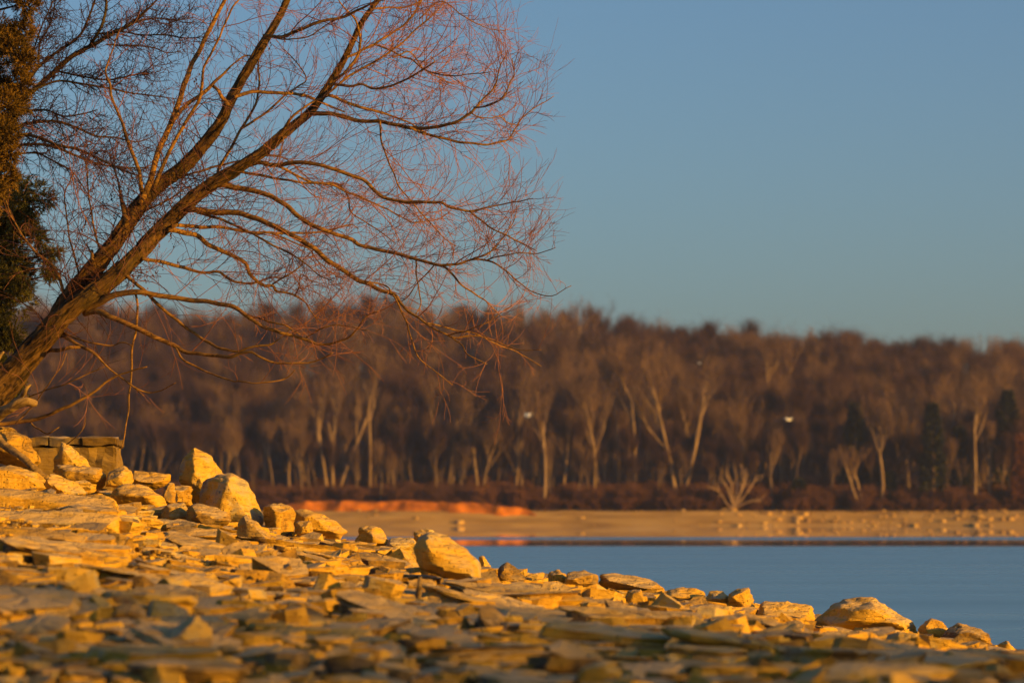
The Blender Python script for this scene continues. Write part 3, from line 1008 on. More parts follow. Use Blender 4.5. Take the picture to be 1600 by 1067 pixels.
# (rows, depth offset at root, at tip, twig density)
LIMBS = [
    ([(218, 318, 13), (232, 292, 13), (245, 245, 12), (262, 205, 12), (276, 170, 11), (288, 132, 11), (298, 105, 10), (315, 72, 9), (330, 42, 9), (346, 12, 8), (356, -14, 7), (375, -75, 3)], 0.1, 0.7, 0.5),
    ([(240, 295, 9), (262, 242, 8), (285, 200, 7), (304, 170, 7), (313, 150, 7), (318, 108, 5), (336, 74, 4.5), (350, 44, 4), (364, 12, 4), (380, -8, 3), (400, -40, 2)], -0.1, -0.5, 0.5),
    ([(268, 192, 8), (290, 166, 8), (312, 150, 8), (326, 138, 8), (345, 121, 6), (366, 100, 3.5), (385, 88, 3), (400, 90, 2)], 0.3, 0.7, 0.3),
    ([(356, 164, 9), (346, 152, 8), (341, 143, 7), (334, 136, 6)], 0, 0.1, 0),
    ([(366, 152, 8), (380, 147, 8), (402, 143, 7), (432, 145, 7), (462, 148, 6), (482, 151, 6), (510, 163, 5), (540, 175, 3)], 0.0, 0.5, 0.6),
    ([(412, 56, 7), (440, 57, 7), (466, 48, 7), (502, 34, 6.5), (526, 30, 6), (548, 22, 6), (562, 14, 5), (586, 2, 4), (605, -12, 3)], 0, -0.6, 0.9),
    ([(418, 56, 4), (450, 62, 3), (480, 57, 3), (506, 43, 2.5), (524, 30, 2)], 0, -0.4, 0.7),
    # upper right fan
    ([(490, 178, 10), (515, 178, 9), (540, 182, 9), (556, 188, 8.5), (572, 190, 8), (596, 190, 8), (616, 195, 8), (642, 200, 7.5), (662, 200, 7), (692, 197, 6.5), (716, 189, 6), (732, 178, 5.5), (742, 167, 5), (758, 151, 3.5), (774, 134, 3), (779, 114, 2.5), (790, 88, 2)], 0, -0.9, 1.2),
    ([(740, 168, 4), (756, 167, 3.5), (772, 161, 3.2), (784, 155, 3), (791, 143, 3), (796, 128, 3), (803, 116, 2.5), (800, 92, 2)], -0.9, -1.2, 1.6),
    ([(736, 176, 3), (750, 183, 2.6), (768, 185, 2.4), (780, 182, 2.4), (795, 193, 2.2), (808, 196, 2)], -0.8, -0.6, 1.3),
    ([(640, 199, 6), (662, 208, 5.5), (692, 215, 5.5), (722, 223, 5), (750, 226, 4.5), (772, 225, 4), (794, 218, 3.5), (806, 200, 3), (818, 183, 2.5), (842, 165, 2), (866, 150, 1.6)], -0.5, -0.2, 1.6),
    ([(508, 148, 7), (530, 155, 6.5), (556, 165, 6.5), (578, 172, 6), (602, 179, 5), (618, 184, 4), (642, 194, 3), (664, 206, 2.2)], 0, 0.6, 1.2),
    ([(512, 132, 6), (530, 133, 6), (550, 135, 5.5), (566, 132, 5), (580, 138, 5), (598, 137, 5), (622, 130, 4.5), (650, 115, 4), (666, 106, 3.5), (679, 96, 2.5), (672, 88, 1.6)], 0, -0.8, 1.1),
    ([(538, 92, 6), (560, 81, 5.5), (586, 70, 5.5), (606, 56, 5), (630, 41, 4.5), (645, 24, 4), (657, 3, 3.5), (668, -18, 2.5)], 0, 0.5, 1.3),
    ([(513, 146, 5), (535, 128, 5), (562, 110, 5), (590, 95, 4.8), (612, 79, 4.5), (627, 68, 4), (652, 44, 3.5), (676, 24, 3), (692, 6, 2.5), (710, -14, 2)], 0, 0.9, 1.4),
    ([(522, 124, 6), (540, 112, 5.5), (555, 95, 5.5), (562, 75, 5), (562, 55, 5), (557, 35, 4.5), (547, 22, 4), (534, 8, 3), (524, -8, 2)], 0, -0.4, 0.8),
    ([(584, 70, 4), (606, 76, 3.8), (626, 88, 3.5), (646, 96, 3.4), (661, 108, 3), (674, 114, 3), (702, 119, 2.6), (728, 118, 2.2), (766, 113, 1.8)], 0.3, -0.6, 1.6),
    ([(578, 15, 4), (602, 13, 4), (632, 10, 3.6), (650, 5, 3), (668, -5, 2.4)], 0, 0.5, 1.2),
    ([(655, 30, 3), (690, 2, 2.6), (718, 22, 2.4), (742, 37, 2.2), (766, 45, 1.8), (790, 50, 1.6)], 0.5, 0.4, 1.5),
    ([(614, 90, 4), (640, 82, 3), (662, 108, 2.6), (690, 122, 2.4), (700, 130, 2)], 0, 0.8, 1.5),
    # middle fan
    ([(376, 262, 11), (402, 254, 9.5), (430, 258, 9), (470, 254, 8.5), (502, 258, 8), (536, 270, 8), (565, 281, 7.5), (586, 299, 7.5), (606, 311, 7), (628, 316, 6.5), (668, 316, 6), (690, 316, 6), (702, 323, 5.5), (722, 329, 5), (738, 331, 4.5), (762, 325, 3.2), (786, 318, 2.8), (806, 315, 2.4), (832, 311, 1.8)], 0, -0.9, 1.1),
    ([(434, 259, 5.5), (462, 273, 5), (486, 284, 5), (522, 290, 5), (546, 302, 4.5), (572, 312, 4), (602, 326, 3.5), (627, 339, 3), (646, 347, 2.6), (668, 345, 2.2), (690, 340, 1.8)], -0.1, 0.7, 1.3),
    ([(372, 268, 6), (402, 274, 5.5), (432, 279, 5), (462, 284, 4.8), (502, 287, 4.5), (528, 288, 4), (545, 308, 3.2), (548, 330, 3), (570, 345, 2.6), (590, 358, 2.2), (618, 380, 1.8)], 0, 0.4, 1.2),
    ([(734, 330, 4), (750, 343, 3.8), (772, 358, 3.4), (796, 370, 3), (812, 378, 2.4), (838, 392, 1.8)], -0.8, -1.1, 1.7),
    ([(594, 190, 4), (596, 215, 4), (604, 245, 3.8), (612, 265, 3.5), (625, 292, 3.2), (645, 318, 3), (665, 340, 2.6), (690, 368, 2.2), (712, 385, 1.8)], -0.4, 0.4, 1.2),
    ([(440, 205, 3), (442, 222, 3), (437, 240, 2.6), (434, 252, 2.2), (424, 268, 1.8)], 0, -0.3, 0.8),
    ([(340, 290, 12), (355, 290, 12), (380, 296, 11), (412, 303, 10.5), (428, 309, 10), (446, 321, 10), (466, 336, 9.5), (486, 350, 9), (502, 358, 9), (522, 366, 8.5), (548, 374, 8.5), (562, 383, 8), (582, 387, 8), (602, 391, 7.5), (640, 402, 7), (672, 410, 6.5), (692, 415, 6), (716, 412, 5), (740, 406, 4.5), (764, 407, 4), (786, 420, 3.2), (810, 440, 2.6), (836, 458, 2.2), (862, 462, 1.8), (892, 446, 1.4)], 0, -1.1, 1.1),
    ([(692, 415, 5), (708, 430, 4.5), (722, 445, 4), (740, 456, 3.6), (752, 466, 3.2), (766, 478, 2.6), (784, 496, 2)], -0.7, -0.3, 1.2),
    ([(736, 406, 4), (764, 394, 3.2), (786, 372, 2.6), (802, 348, 2), (808, 320, 1.6)], -0.8, -0.5, 1.5),
    ([(760, 407, 3.2), (785, 400, 2.8), (812, 394, 2.4), (840, 396, 2), (868, 388, 1.6)], -0.9, -1.2, 1.2),
    ([(650, 407, 3.6), (651, 430, 3.2), (655, 455, 3), (657, 476, 2.6), (648, 492, 2)], -0.6, -0.7, 1.0),
    ([(680, 413, 3), (650, 445, 2.6), (636, 465, 2.2), (625, 474, 1.8)], -0.6, -0.2, 0.8),
    # lower big limb
    ([(296, 326, 13), (322, 330, 12.5), (346, 332, 12), (372, 333, 11.5), (396, 340, 11), (422, 350, 11), (446, 362, 10.5), (470, 375, 10.5), (492, 389, 10), (516, 408, 10), (540, 424, 9.5), (560, 438, 9), (576, 443, 9), (596, 455, 8), (618, 460, 7.5), (626, 472, 6), (640, 488, 5.5), (656, 498, 5), (676, 512, 4.5), (696, 521, 4), (712, 527, 3.6), (736, 524, 3), (762, 527, 2.6), (790, 540, 2.2), (814, 548, 1.8), (846, 545, 1.4)], 0, -1.3, 0.75),
    ([(570, 440, 4), (590, 444, 3.6), (606, 449, 3.4), (610, 456, 3)], -0.8, -0.8, 0.4),
    ([(614, 460, 4), (626, 482, 3.6), (636, 505, 3.2), (642, 528, 3), (650, 550, 2.8), (662, 566, 2.4), (682, 581, 2), (708, 600, 1.5)], -0.9, -0.6, 0.8),
    ([(668, 505, 3.5), (690, 510, 3.2), (712, 516, 3), (740, 520, 2.8), (766, 534, 2.4), (800, 546, 2.2), (818, 557, 2), (846, 572, 1.5)], -1.1, -0.6, 0.9),
    ([(700, 524, 3), (725, 518, 2.6), (752, 508, 2.2), (775, 494, 1.8), (800, 478, 1.4)], -1.1, -1.4, 0.8),
    ([(705, 526, 2.8), (722, 540, 2.4), (735, 556, 2), (760, 568, 1.6)], -1.1, -1.4, 0.8),
    ([(268, 356, 8), (282, 352, 8), (312, 355, 7.5), (336, 355, 7), (360, 357, 6), (386, 363, 5.5), (422, 364, 5), (470, 364, 4.5), (510, 362, 4), (532, 356, 3.2), (548, 352, 2.4), (560, 358, 1.8)], 0, 0.9, 0.8),
    ([(422, 364, 4), (450, 375, 3.5), (482, 388, 3), (495, 405, 2.4), (515, 425, 2.2), (540, 438, 1.8)], 0.5, 0.9, 1.2),
    ([(262, 360, 11), (278, 361, 10.5), (296, 365, 10), (314, 371, 10), (326, 383, 9.5), (346, 393, 9), (366, 402, 8.5), (384, 412, 8), (391, 428, 7.5), (401, 440, 7), (413, 446, 6.5), (426, 446, 6), (433, 455, 5.5), (446, 457, 5), (463, 463, 4.5), (478, 473, 3.2), (488, 490, 2.4), (500, 505, 1.8)], 0, 0.6, 1.2),
    ([(426, 444, 4), (450, 430, 3.6), (470, 417, 3.2), (474, 408, 2.8), (490, 390, 2)], 0.4, 0.3, 1.6),
    ([(308, 332, 6), (330, 338, 5.5), (346, 342, 5.5), (362, 350, 5), (390, 363, 4.5), (420, 380, 4.5), (450, 395, 4), (472, 407, 3.2), (498, 430, 2.4), (520, 440, 1.8)], 0, -0.5, 1.2),
    ([(462, 462, 3), (467, 445, 2.6), (470, 430, 2.2), (490, 442, 1.8)], 0.6, 0.3, 1.2),
    ([(222, 404, 8), (256, 410, 7.5), (282, 417, 7), (312, 425, 6), (340, 425, 5.5), (351, 432, 5), (366, 440, 4.8), (386, 443, 4.5), (402, 440, 4), (422, 434, 3), (440, 432, 2)], 0, 0.7, 1.2),
    # lowest limbs
    ([(132, 488, 16), (160, 470, 15), (180, 461, 13), (206, 457, 12), (232, 460, 11), (262, 464, 10.5), (302, 469, 10), (342, 475, 9.5), (366, 481, 9), (386, 495, 8), (402, 506, 7.5), (420, 514, 7), (450, 522, 6.5), (476, 531, 6), (490, 537, 5.5), (502, 539, 5), (522, 536, 4.5), (542, 528, 4), (558, 512, 3.2), (570, 496, 2.4), (590, 486, 1.6)], 0, -0.9, 0.8),
    ([(386, 491, 4), (412, 500, 3.8), (432, 505, 3.5), (446, 509, 3), (468, 523, 2.4)], -0.4, -0.8, 1.2),
    ([(478, 528, 3), (500, 515, 2.6), (522, 508, 2.2), (545, 510, 1.8), (575, 516, 1.4)], -0.6, -1.1, 0.9),
    ([(196, 428, 8), (208, 440, 7.5), (226, 455, 7), (242, 471, 7), (262, 490, 6.5), (282, 506, 6.5), (302, 520, 6), (326, 535, 6), (350, 545, 5.5), (371, 549, 5), (392, 543, 4.5), (420, 538, 4), (432, 532, 3), (446, 522, 2.4), (456, 510, 1.6)], 0, -0.6, 0.35),
    ([(132, 490, 13), (152, 488, 12), (176, 496, 11), (202, 508, 10.5), (232, 521, 10), (260, 535, 9), (276, 543, 8.5), (292, 550, 8), (322, 555, 7.5), (356, 557, 7), (376, 551, 6), (392, 551, 5), (406, 559, 4.5), (426, 567, 4.2), (460, 568, 4), (500, 562, 3), (520, 552, 2)], 0, -0.9, 0.35),
    ([(274, 543, 4.5), (286, 560, 4), (302, 570, 3.8), (332, 584, 3.6), (366, 595, 3.4), (402, 598, 3.2), (432, 596, 3), (450, 589, 2.6), (462, 577, 1.8)], -0.3, -0.9, 0.2),
    ([(212, 460, 5), (214, 480, 5), (212, 510, 5), (207, 545, 4.5), (205, 580, 4.2), (203, 610, 4), (200, 640, 3.6), (196, 670, 3), (190, 702, 2)], -0.1, -0.5, 0.15),
    ([(-40, 664, 11), (-10, 662, 9), (22, 660, 8), (52, 656, 8), (76, 648, 7.5), (102, 637, 7), (126, 624, 6.5), (150, 610, 5.5), (166, 597, 5), (186, 587, 4), (206, 580, 3.6), (229, 572, 2.8)], 0, -0.5, 0.25),
    ([(96, 520, 5), (126, 530, 4), (150, 536, 3.6), (174, 540, 3.4), (190, 535, 3), (206, 541, 2.2)], 0, -0.4, 0.2),
    ([(92, 522, 8), (126, 540, 7), (146, 550, 6.5), (164, 568, 4), (186, 588, 3.4), (206, 602, 3), (224, 618, 2)], 0, -0.4, 0.15),
    ([(196, 595, 3.4), (222, 611, 3), (246, 612, 2.8), (274, 597, 2)], -0.3, -0.5, 0.1),
    ([(76, 548, 9), (96, 546, 8), (112, 542, 7), (126, 542, 6)], 0, -0.2, 0.0),
    ([(36, 624, 3.4), (66, 611, 3), (102, 600, 3), (132, 586, 2.6), (162, 572, 1.8)], -0.2, -0.6, 0.7),
    ([(24, 662, 3), (46, 640, 2.6), (70, 610, 2.4), (92, 578, 2), (104, 552, 1.6)], -0.2, -0.6, 0.8),
    ([(48, 660, 4), (58, 670, 3.6), (74, 677, 3.4), (93, 667, 2.4)], -0.2, -0.5, 0.1),
    ([(104, 694, 2.4), (120, 681, 2.2), (131, 667, 2), (134, 654, 1.5)], -0.2, -0.4, 0),
    # boughs on the left of the stems
    ([(102, 462, 7), (90, 430, 6.5), (77, 410, 6), (56, 394, 5), (36, 370, 4), (19, 338, 3), (6, 300, 2)], 0.1, 0.4, 0.7),
    ([(128, 442, 4.5), (116, 402, 4), (109, 372, 3.6), (103, 332, 3.2), (101, 302, 2.8), (116, 268, 2)], 0.1, 0.5, 0.8),
    ([(158, 398, 5), (150, 366, 4.5), (143, 335, 4), (138, 300, 3.6), (135, 262, 3), (126, 238, 2)], 0.1, 0.6, 0.9),
    ([(146, 414, 9), (143, 404, 8), (145, 392, 6)], 0, 0.1, 0),
    ([(200, 346, 13), (194, 334, 11), (191, 320, 9), (186, 296, 5), (180, 268, 3.4), (170, 240, 2)], 0.1, 0.5, 1.0),
    ([(222, 300, 9), (215, 262, 8), (205, 230, 7.5), (195, 205, 7), (185, 180, 6), (176, 156, 5.5), (172, 132, 5), (165, 108, 4), (176, 78, 3), (186, 50, 2)], 0.1, 0.8, 0.6),
    ([(196, 352, 5), (225, 330, 4.5), (255, 318, 4), (280, 300, 3), (300, 290, 2)], 0.2, 0.7, 0.8),
    ([(250, 290, 5), (290, 275, 4.5), (330, 262, 4.5), (370, 252, 4), (400, 244, 3.4), (440, 246, 3), (470, 268, 2.4), (495, 290, 2)], 0.3, 1.0, 0.9),
    ([(340, 275, 7), (345, 258, 6.5), (360, 232, 6), (375, 205, 5.5), (392, 180, 5), (403, 155, 4.5), (405, 125, 4), (404, 90, 3), (420, 60, 2)], 0.2, 0.8, 0.9),
    ([(376, 202, 5), (400, 188, 5), (425, 168, 4.5), (445, 150, 4), (465, 135, 3.6), (480, 124, 3), (465, 100, 2.4), (440, 75, 1.8)], 0.4, 0.9, 0.9),
    ([(432, 218, 8), (448, 195, 6), (465, 175, 5), (490, 160, 4), (520, 148, 3)], -0.2, -0.5, 0.7),
]

willow = empty('willow_tree', P(-105, 728, D0))
tag(willow, 'bare two-stemmed willow leaning far out over the rocks and lake', 'tree')


def stem(ctrl, name, sides, rough, dd0=0.0, dd1=0.0, per=5, mat=None):
    pts, rad = limb3(ctrl, dd0, dd1, D0, per)
    mb = MB()
    mb.tube(pts, rad, sides, True, rough, 0.035)
    o = mb.build(name, mat or M_BARK, willow)
    return pts, rad, o


tw_src = []
p_, r_, o_ = stem(STEM_B, 'trunk', 48, 0.14, 0, 0.0, 12)
tw_src.append((p_, r_, 0.25))
p_, r_, o_ = stem(STEM_A, 'trunk', 44, 0.14, 0.1, 0.35, 12)
tw_src.append((p_, r_, 0.25))
o_['label'] = 'darker rear stem of the leaning willow'
for rows, a, b, dens in LIMBS:
    p_, r_ = limb3(rows, a, b)
    r_ = [q * 0.93 for q in r_]
    # forks are never ruler-straight
    for i in range(1, len(p_)):
        s = p_[i] * 7.0
        p_[i] = p_[i] + Vector((mnoise.noise(s), mnoise.noise(s + Vector((9, 0, 0))), mnoise.noise(s + Vector((0, 9, 0))))) * 0.012
    mb = MB()
    mb.tube(p_, r_, 10 if r_[0] > 0.014 else 7, True, 0.08)
    mb.build('branch', M_LIMB, willow)
    tw_src.append((p_, r_, dens))


def strand(p, d, length, n, up, wob, r):
    pts = [p.copy()]
    q = p.copy()
    d = d.normalized()
    st = length / n
    bend = Vector((r.gauss(0, wob), r.gauss(0, wob), r.gauss(0, wob)))
    for i in range(n):
        d = (d + bend + Vector((0, 0, up)) + Vector((r.gauss(0, 0.07), r.gauss(0, 0.07), r.gauss(0, 0.07)))).normalized()
        q = q + d * st
        pts.append(q.copy())
    return pts


def perp(t, r, flat=0.75):
    for _ in range(8):
        v = Vector((r.gauss(0, 1), r.gauss(0, 1) * flat, r.gauss(0, 1)))
        v = v - t * v.dot(t)
        if v.length > 0.3:
            return v.normalized()
    return Vector((0, 0, 1))


def willow_twigs():
    r = random.Random(5)
    mb = MB()
    cnt = 0
    for pts, rad, dens in tw_src:
        if dens <= 0:
            continue
        n = len(pts)
        acc = 0.0
        tot = sum((pts[i + 1] - pts[i]).length for i in range(n - 1))
        run = 0.0
        for i in range(n - 1):
            seg = (pts[i + 1] - pts[i])
            L = seg.length
            run += L
            t = run / tot
            if rad[i] > 0.034:
                continue
            acc += L * dens * (8.0 + 20.0 * t)
            while acc > 1:
                acc -= 1
                u = r.random()
                q = pts[i].lerp(pts[i + 1], u)
                tan = seg.normalized()
                side = perp(tan, r)
                dr = tan * r.uniform(0.35, 1.0) + side * r.uniform(0.4, 1.0) + Vector((0.12, 0, r.choice((0.2, 0.15, -0.1))))
                ln = r.uniform(0.18, 0.66) * (1.0 - 0.2 * t)
                if r.random() < 0.12:
                    ln *= 1.5
                up = r.gauss(0.03, 0.09)
                r0 = min(rad[i] * 0.6, r.uniform(0.0026, 0.0042))
                s = strand(q, dr, ln, 7, up, 0.09, r)
                if s[-1].z < LOWZ and r.random() < 0.55:
                    continue
                if 800 + s[-1].x / s[-1].y * F > 872 and r.random() < 0.985:
                    continue
                mb.tube(s, [r0 + (0.0013 - r0) * k / 7 for k in range(8)], 3, False)
                cnt += 1
                for _ in range(r.randint(2, 4)):
                    k = r.randint(2, 6)
                    tt = (s[k] - s[k - 1]).normalized()
                    dr2 = tt + perp(tt, r) * r.uniform(0.35, 0.8)
                    l2 = ln * r.uniform(0.25, 0.6)
                    s2 = strand(s[k], dr2, l2, 5, r.gauss(0.03, 0.09), 0.09, r)
                    r1 = max(0.0014, r0 * 0.62)
                    mb.tube(s2, [r1 + (0.0011 - r1) * k2 / 5 for k2 in range(6)], 3, False)
                    cnt += 1
                    if r.random() < 0.45:
                        s3 = strand(s2[2], (s2[3] - s2[2]).normalized() + perp(tt, r) * 0.6, l2 * 0.5, 4, 0.03, 0.05, r)
                        mb.tube(s3, [0.0014, 0.0013, 0.0012, 0.0011, 0.001], 3, False)
                        cnt += 1
    o = mb.build('crown', M_TWIG, willow)
    o['label'] = 'fine reddish bare twigs of the leaning willow'
    return cnt


LOWZ = P(400, 500, D0).z


def long_shoots():
    r = random.Random(55)
    mb = MB()
    add = []
    for pts, rad, dens in list(tw_src):
        if dens < 0.3:
            continue
        n = len(pts)
        acc = r.random()
        for i in range(2, n - 1):
            seg = pts[i + 1] - pts[i]
            if rad[i] > 0.05:
                continue
            acc += seg.length * 2.1 * min(dens, 1.2)
            while acc > 1:
                acc -= 1
                tan = seg.normalized()
                sd = perp(tan, r, 0.6)
                if pts[i].z < 3.0 and sd.z < -0.2:
                    sd.z *= -0.6
                dr = tan * r.uniform(0.5, 1.0) + sd * r.uniform(0.5, 1.0) + Vector((0.1, 0, 0.1))
                ln = r.uniform(0.45, 1.15)
                s = strand(pts[i], dr, ln, 12, r.gauss(0.02, 0.06), 0.035, r)
                tip = s[-1]
                low = min(tip.z, s[6].z)
                if low < LOWZ and r.random() < 0.8:
                    continue
                if 800 + tip.x / tip.y * F > 850:
                    continue
                r0 = min(rad[i] * 0.5, r.uniform(0.003, 0.0055))
                rr = [r0 + (0.0018 - r0) * k / 12 for k in range(13)]
                mb.tube(s, rr, 4, False)
                add.append((s, rr, 0.42))
    sh = mb.build('shoots', M_TWIG, willow)
    sh['label'] = 'long arching shoots of the leaning willow'
    sh['kind'] = 'stuff'
    tw_src.extend(add)


long_shoots()
def tangle():
    r = random.Random(66)
    mb = MB()
    src = [(pts, rad) for pts, rad, d in tw_src[:2]]
    for pts, rad in src:
        cand = [i for i in range(1, len(pts) - 1) if 60 < 800 + pts[i].x / pts[i].y * F < 345]
        for _ in range(75):
            i = r.choice(cand)
            tan = (pts[i + 1] - pts[i]).normalized()
            sd = perp(tan, r, 0.8)
            dr = sd + Vector((-0.25, 0, 0.45)) + tan * r.uniform(-0.1, 0.6)
            ln = r.uniform(0.3, 0.95)
            s = strand(pts[i], dr, ln, 10, r.gauss(0.0, 0.08), 0.06, r)
            r0 = r.uniform(0.003, 0.0055)
            mb.tube(s, [r0 + (0.0016 - r0) * k / 10 for k in range(11)], 4, False)
            for k in range(2, 10):
                for _ in range(r.choice((0, 1, 1, 2))):
                    tt = (s[k] - s[k - 1]).normalized()
                    s2 = strand(s[k], tt * 0.7 + perp(tt, r, 0.8), r.uniform(0.07, 0.30), 5, r.gauss(0, 0.1), 0.09, r)
                    mb.tube(s2, [0.0022, 0.002, 0.0018, 0.0016, 0.0014, 0.0012], 3, False)
    o = mb.build('stem_shoots', M_TANGLE, willow)
    o['label'] = 'dark tangle of shoots around the willow stems'
    o['kind'] = 'stuff'


tangle()
n_tw = willow_twigs()


def willow_leaves():
    r = random.Random(9)
    mb = MB()
    for cx, cy, sx, sy, n in ((185, 300, 45, 45, 90), (250, 345, 45, 30, 60), (225, 420, 30, 22, 50), (310, 160, 20, 40, 20), (450, 60, 40, 40, 10), (130, 340, 20, 30, 20)):
        for _ in range(n // 2):
            c = P(r.gauss(cx, sx * 0.6), r.gauss(cy, sy * 0.6), D0 + r.uniform(-0.3, 0.5))
            for k in range(3):
                q = c + Vector((r.gauss(0, 0.008), r.gauss(0, 0.02), -0.022 * k))
                a = r.uniform(0, 6.28)
                l_ = r.uniform(0.018, 0.036)
                ax = Vector((math.cos(a) * 0.5, math.sin(a) * 0.5, -0.9)).normalized() * l_
                sd = Vector((-math.sin(a), math.cos(a), 0.2)) * l_ * 0.28
                mb.quad(q, q + ax * 0.5 + sd, q + ax, q + ax * 0.5 - sd)
    o = mb.build('withered_leaves', M_LEAF, willow, smooth=False)
    o['kind'] = 'stuff'


willow_leaves()

# ------------------------------------------------------------------ thorny tree behind
D1 = 31.5
thorn = empty('hawthorn_tree', P(-70, 735, D1))
tag(thorn, 'dark dense-twigged bare tree behind the willow at upper left', 'tree')
TH = [
    ([(-70, 745, 46), (-66, 640, 42), (-55, 500, 36), (-32, 350, 28), (-6, 250, 20), (12, 205, 15), (22, 188, 12), (32, 160, 11), (60, 135, 10.5), (90, 108, 10), (110, 90, 9.5), (130, 78, 9), (152, 67, 8.5), (176, 52, 8), (202, 40, 7), (216, 28, 5.5), (236, 10, 4), (252, -8, 3)], 0, 0.3, 0.9, 'trunk'),
    ([(-30, 170, 10), (-5, 150, 8), (20, 138, 7.5), (46, 122, 7), (60, 105, 6.5), (80, 88, 6), (110, 68, 5.5), (126, 54, 5), (136, 34, 4.5), (146, 8, 4), (152, -14, 3)], 0, 0.6, 1.3, 0),
    ([(140, 72, 6.5), (152, 54, 6.5), (161, 35, 6), (166, 10, 5.5), (164, -14, 5)], 0.2, 0.0, 1.0, 0),
    ([(150, 54, 4), (190, 50, 3.6), (220, 55, 3.2), (260, 55, 2.8), (290, 60, 2.4), (318, 58, 1.8)], 0.2, -0.4, 1.5, 0),
    ([(196, 42, 4), (222, 32, 3.6), (250, 29, 3), (276, 32, 2.6), (302, 28, 1.8)], 0.2, 0.6, 2.0, 0),
    ([(166, 70, 3.4), (186, 71, 3), (215, 72, 3), (240, 75, 2.6), (262, 83, 2.2), (282, 80, 1.6)], 0.2, 0.5, 1.2, 0),
    ([(52, 140, 5), (90, 127, 4.5), (120, 130, 4), (150, 135, 4), (180, 140, 3.6), (200, 145, 3.2), (240, 150, 2.6), (282, 156, 1.8)], 0, 0.7, 1.3, 0),
    ([(92, 112, 4), (130, 120, 3.6), (170, 125, 3.4), (206, 118, 3), (226, 112, 2.4), (242, 98, 1.8)], 0.2, -0.3, 1.8, 0),
    ([(26, 175, 4.5), (70, 172, 4), (100, 182, 3.6), (130, 178, 3), (152, 172, 2)], 0.1, -0.4, 1.4, 0),
    ([(6, 215, 7), (30, 196, 6), (60, 191, 5.5), (90, 190, 5), (120, 200, 4.6), (150, 213, 4), (180, 215, 3.2), (212, 222, 2.4), (235, 216, 1.8)], 0, 0.5, 1.6, 0),
    ([(0, 230, 8), (30, 211, 7), (60, 215, 6.5), (90, 227, 6), (120, 233, 5.5), (150, 246, 5), (190, 265, 4), (218, 276, 3)], 0, -0.4, 1.5, 0),
    ([(6, 235, 7), (40, 226, 6), (80, 228, 5.5), (110, 240, 5), (140, 252, 4.5), (160, 258, 3.6), (192, 262, 3), (230, 262, 2)], 0, 0.7, 1.5, 0),
    ([(10, 245, 5), (36, 240, 4), (60, 240, 3.6), (80, 250, 3.2), (110, 266, 2.8), (126, 286, 2.2), (136, 302, 1.6)], 0, 0.3, 1.2, 0),
    ([(20, 190, 6), (24, 160, 5), (40, 120, 4), (52, 80, 3.4), (66, 40, 3), (84, 0, 2)], 0, -0.6, 1.6, 0),
    ([(60, 105, 5), (62, 70, 4), (75, 45, 3.4), (84, 20, 3), (86, -10, 2.4)], 0, 0.8, 1.6, 0),
]
th_src = []
for rows, a, b, dens, nm in TH:
    p_, r_ = limb3(rows, a, b, D1)
    mb = MB()
    mb.tube(p_, r_, 10 if nm else 6, True, 0.1)
    mb.build(nm or 'branch', M_DTREE, thorn)
    th_src.append((p_, r_, dens))


def thorn_twigs():
    r = random.Random(15)
    mb = MB()
    for pts, rad, dens in th_src:
        n = len(pts)
        acc = 0.0
        for i in range(n - 1):
            seg = pts[i + 1] - pts[i]
            if rad[i] > 0.034:
                continue
            acc += seg.length * dens * 24
            while acc > 1:
                acc -= 1
                q = pts[i].lerp(pts[i + 1], r.random())
                tan = seg.normalized()
                dr = tan * r.uniform(0.3, 0.9) + perp(tan, r) * r.uniform(0.5, 1.0) + Vector((0.15, 0, 0.1))
                ln = r.uniform(0.15, 0.5)
                s = [q]
                d = dr.normalized()
                m = 6
                for k in range(m):
                    d = (d + Vector((r.gauss(0, 0.22), r.gauss(0, 0.18), r.gauss(0.02, 0.22)))).normalized()
                    s.append(s[-1] + d * ln / m)
                r0 = min(rad[i] * 0.55, 0.0052)
                mb.tube(s, [r0 + (0.0022 - r0) * k / m for k in range(m + 1)], 3, False)
                for k in range(1, m):
                    for _ in range(r.choice((1, 1, 2))):
                        tt = (s[k] - s[k - 1]).normalized()
                        dr2 = (tt * 0.6 + perp(tt, r)).normalized()
                        l2 = r.uniform(0.04, 0.13)
                        e1 = s[k] + dr2 * l2 * 0.5
                        e2 = e1 + (dr2 + Vector((r.gauss(0, 0.4), r.gauss(0, 0.4), r.gauss(0.1, 0.4)))) * l2 * 0.5
                        mb.tube([s[k], e1, e2], [0.0026, 0.0022, 0.0015], 3, False)
    o = mb.build('crown', M_DTWIG, thorn)
    o['label'] = 'dense short dark twigs of the thorny tree'


thorn_twigs()

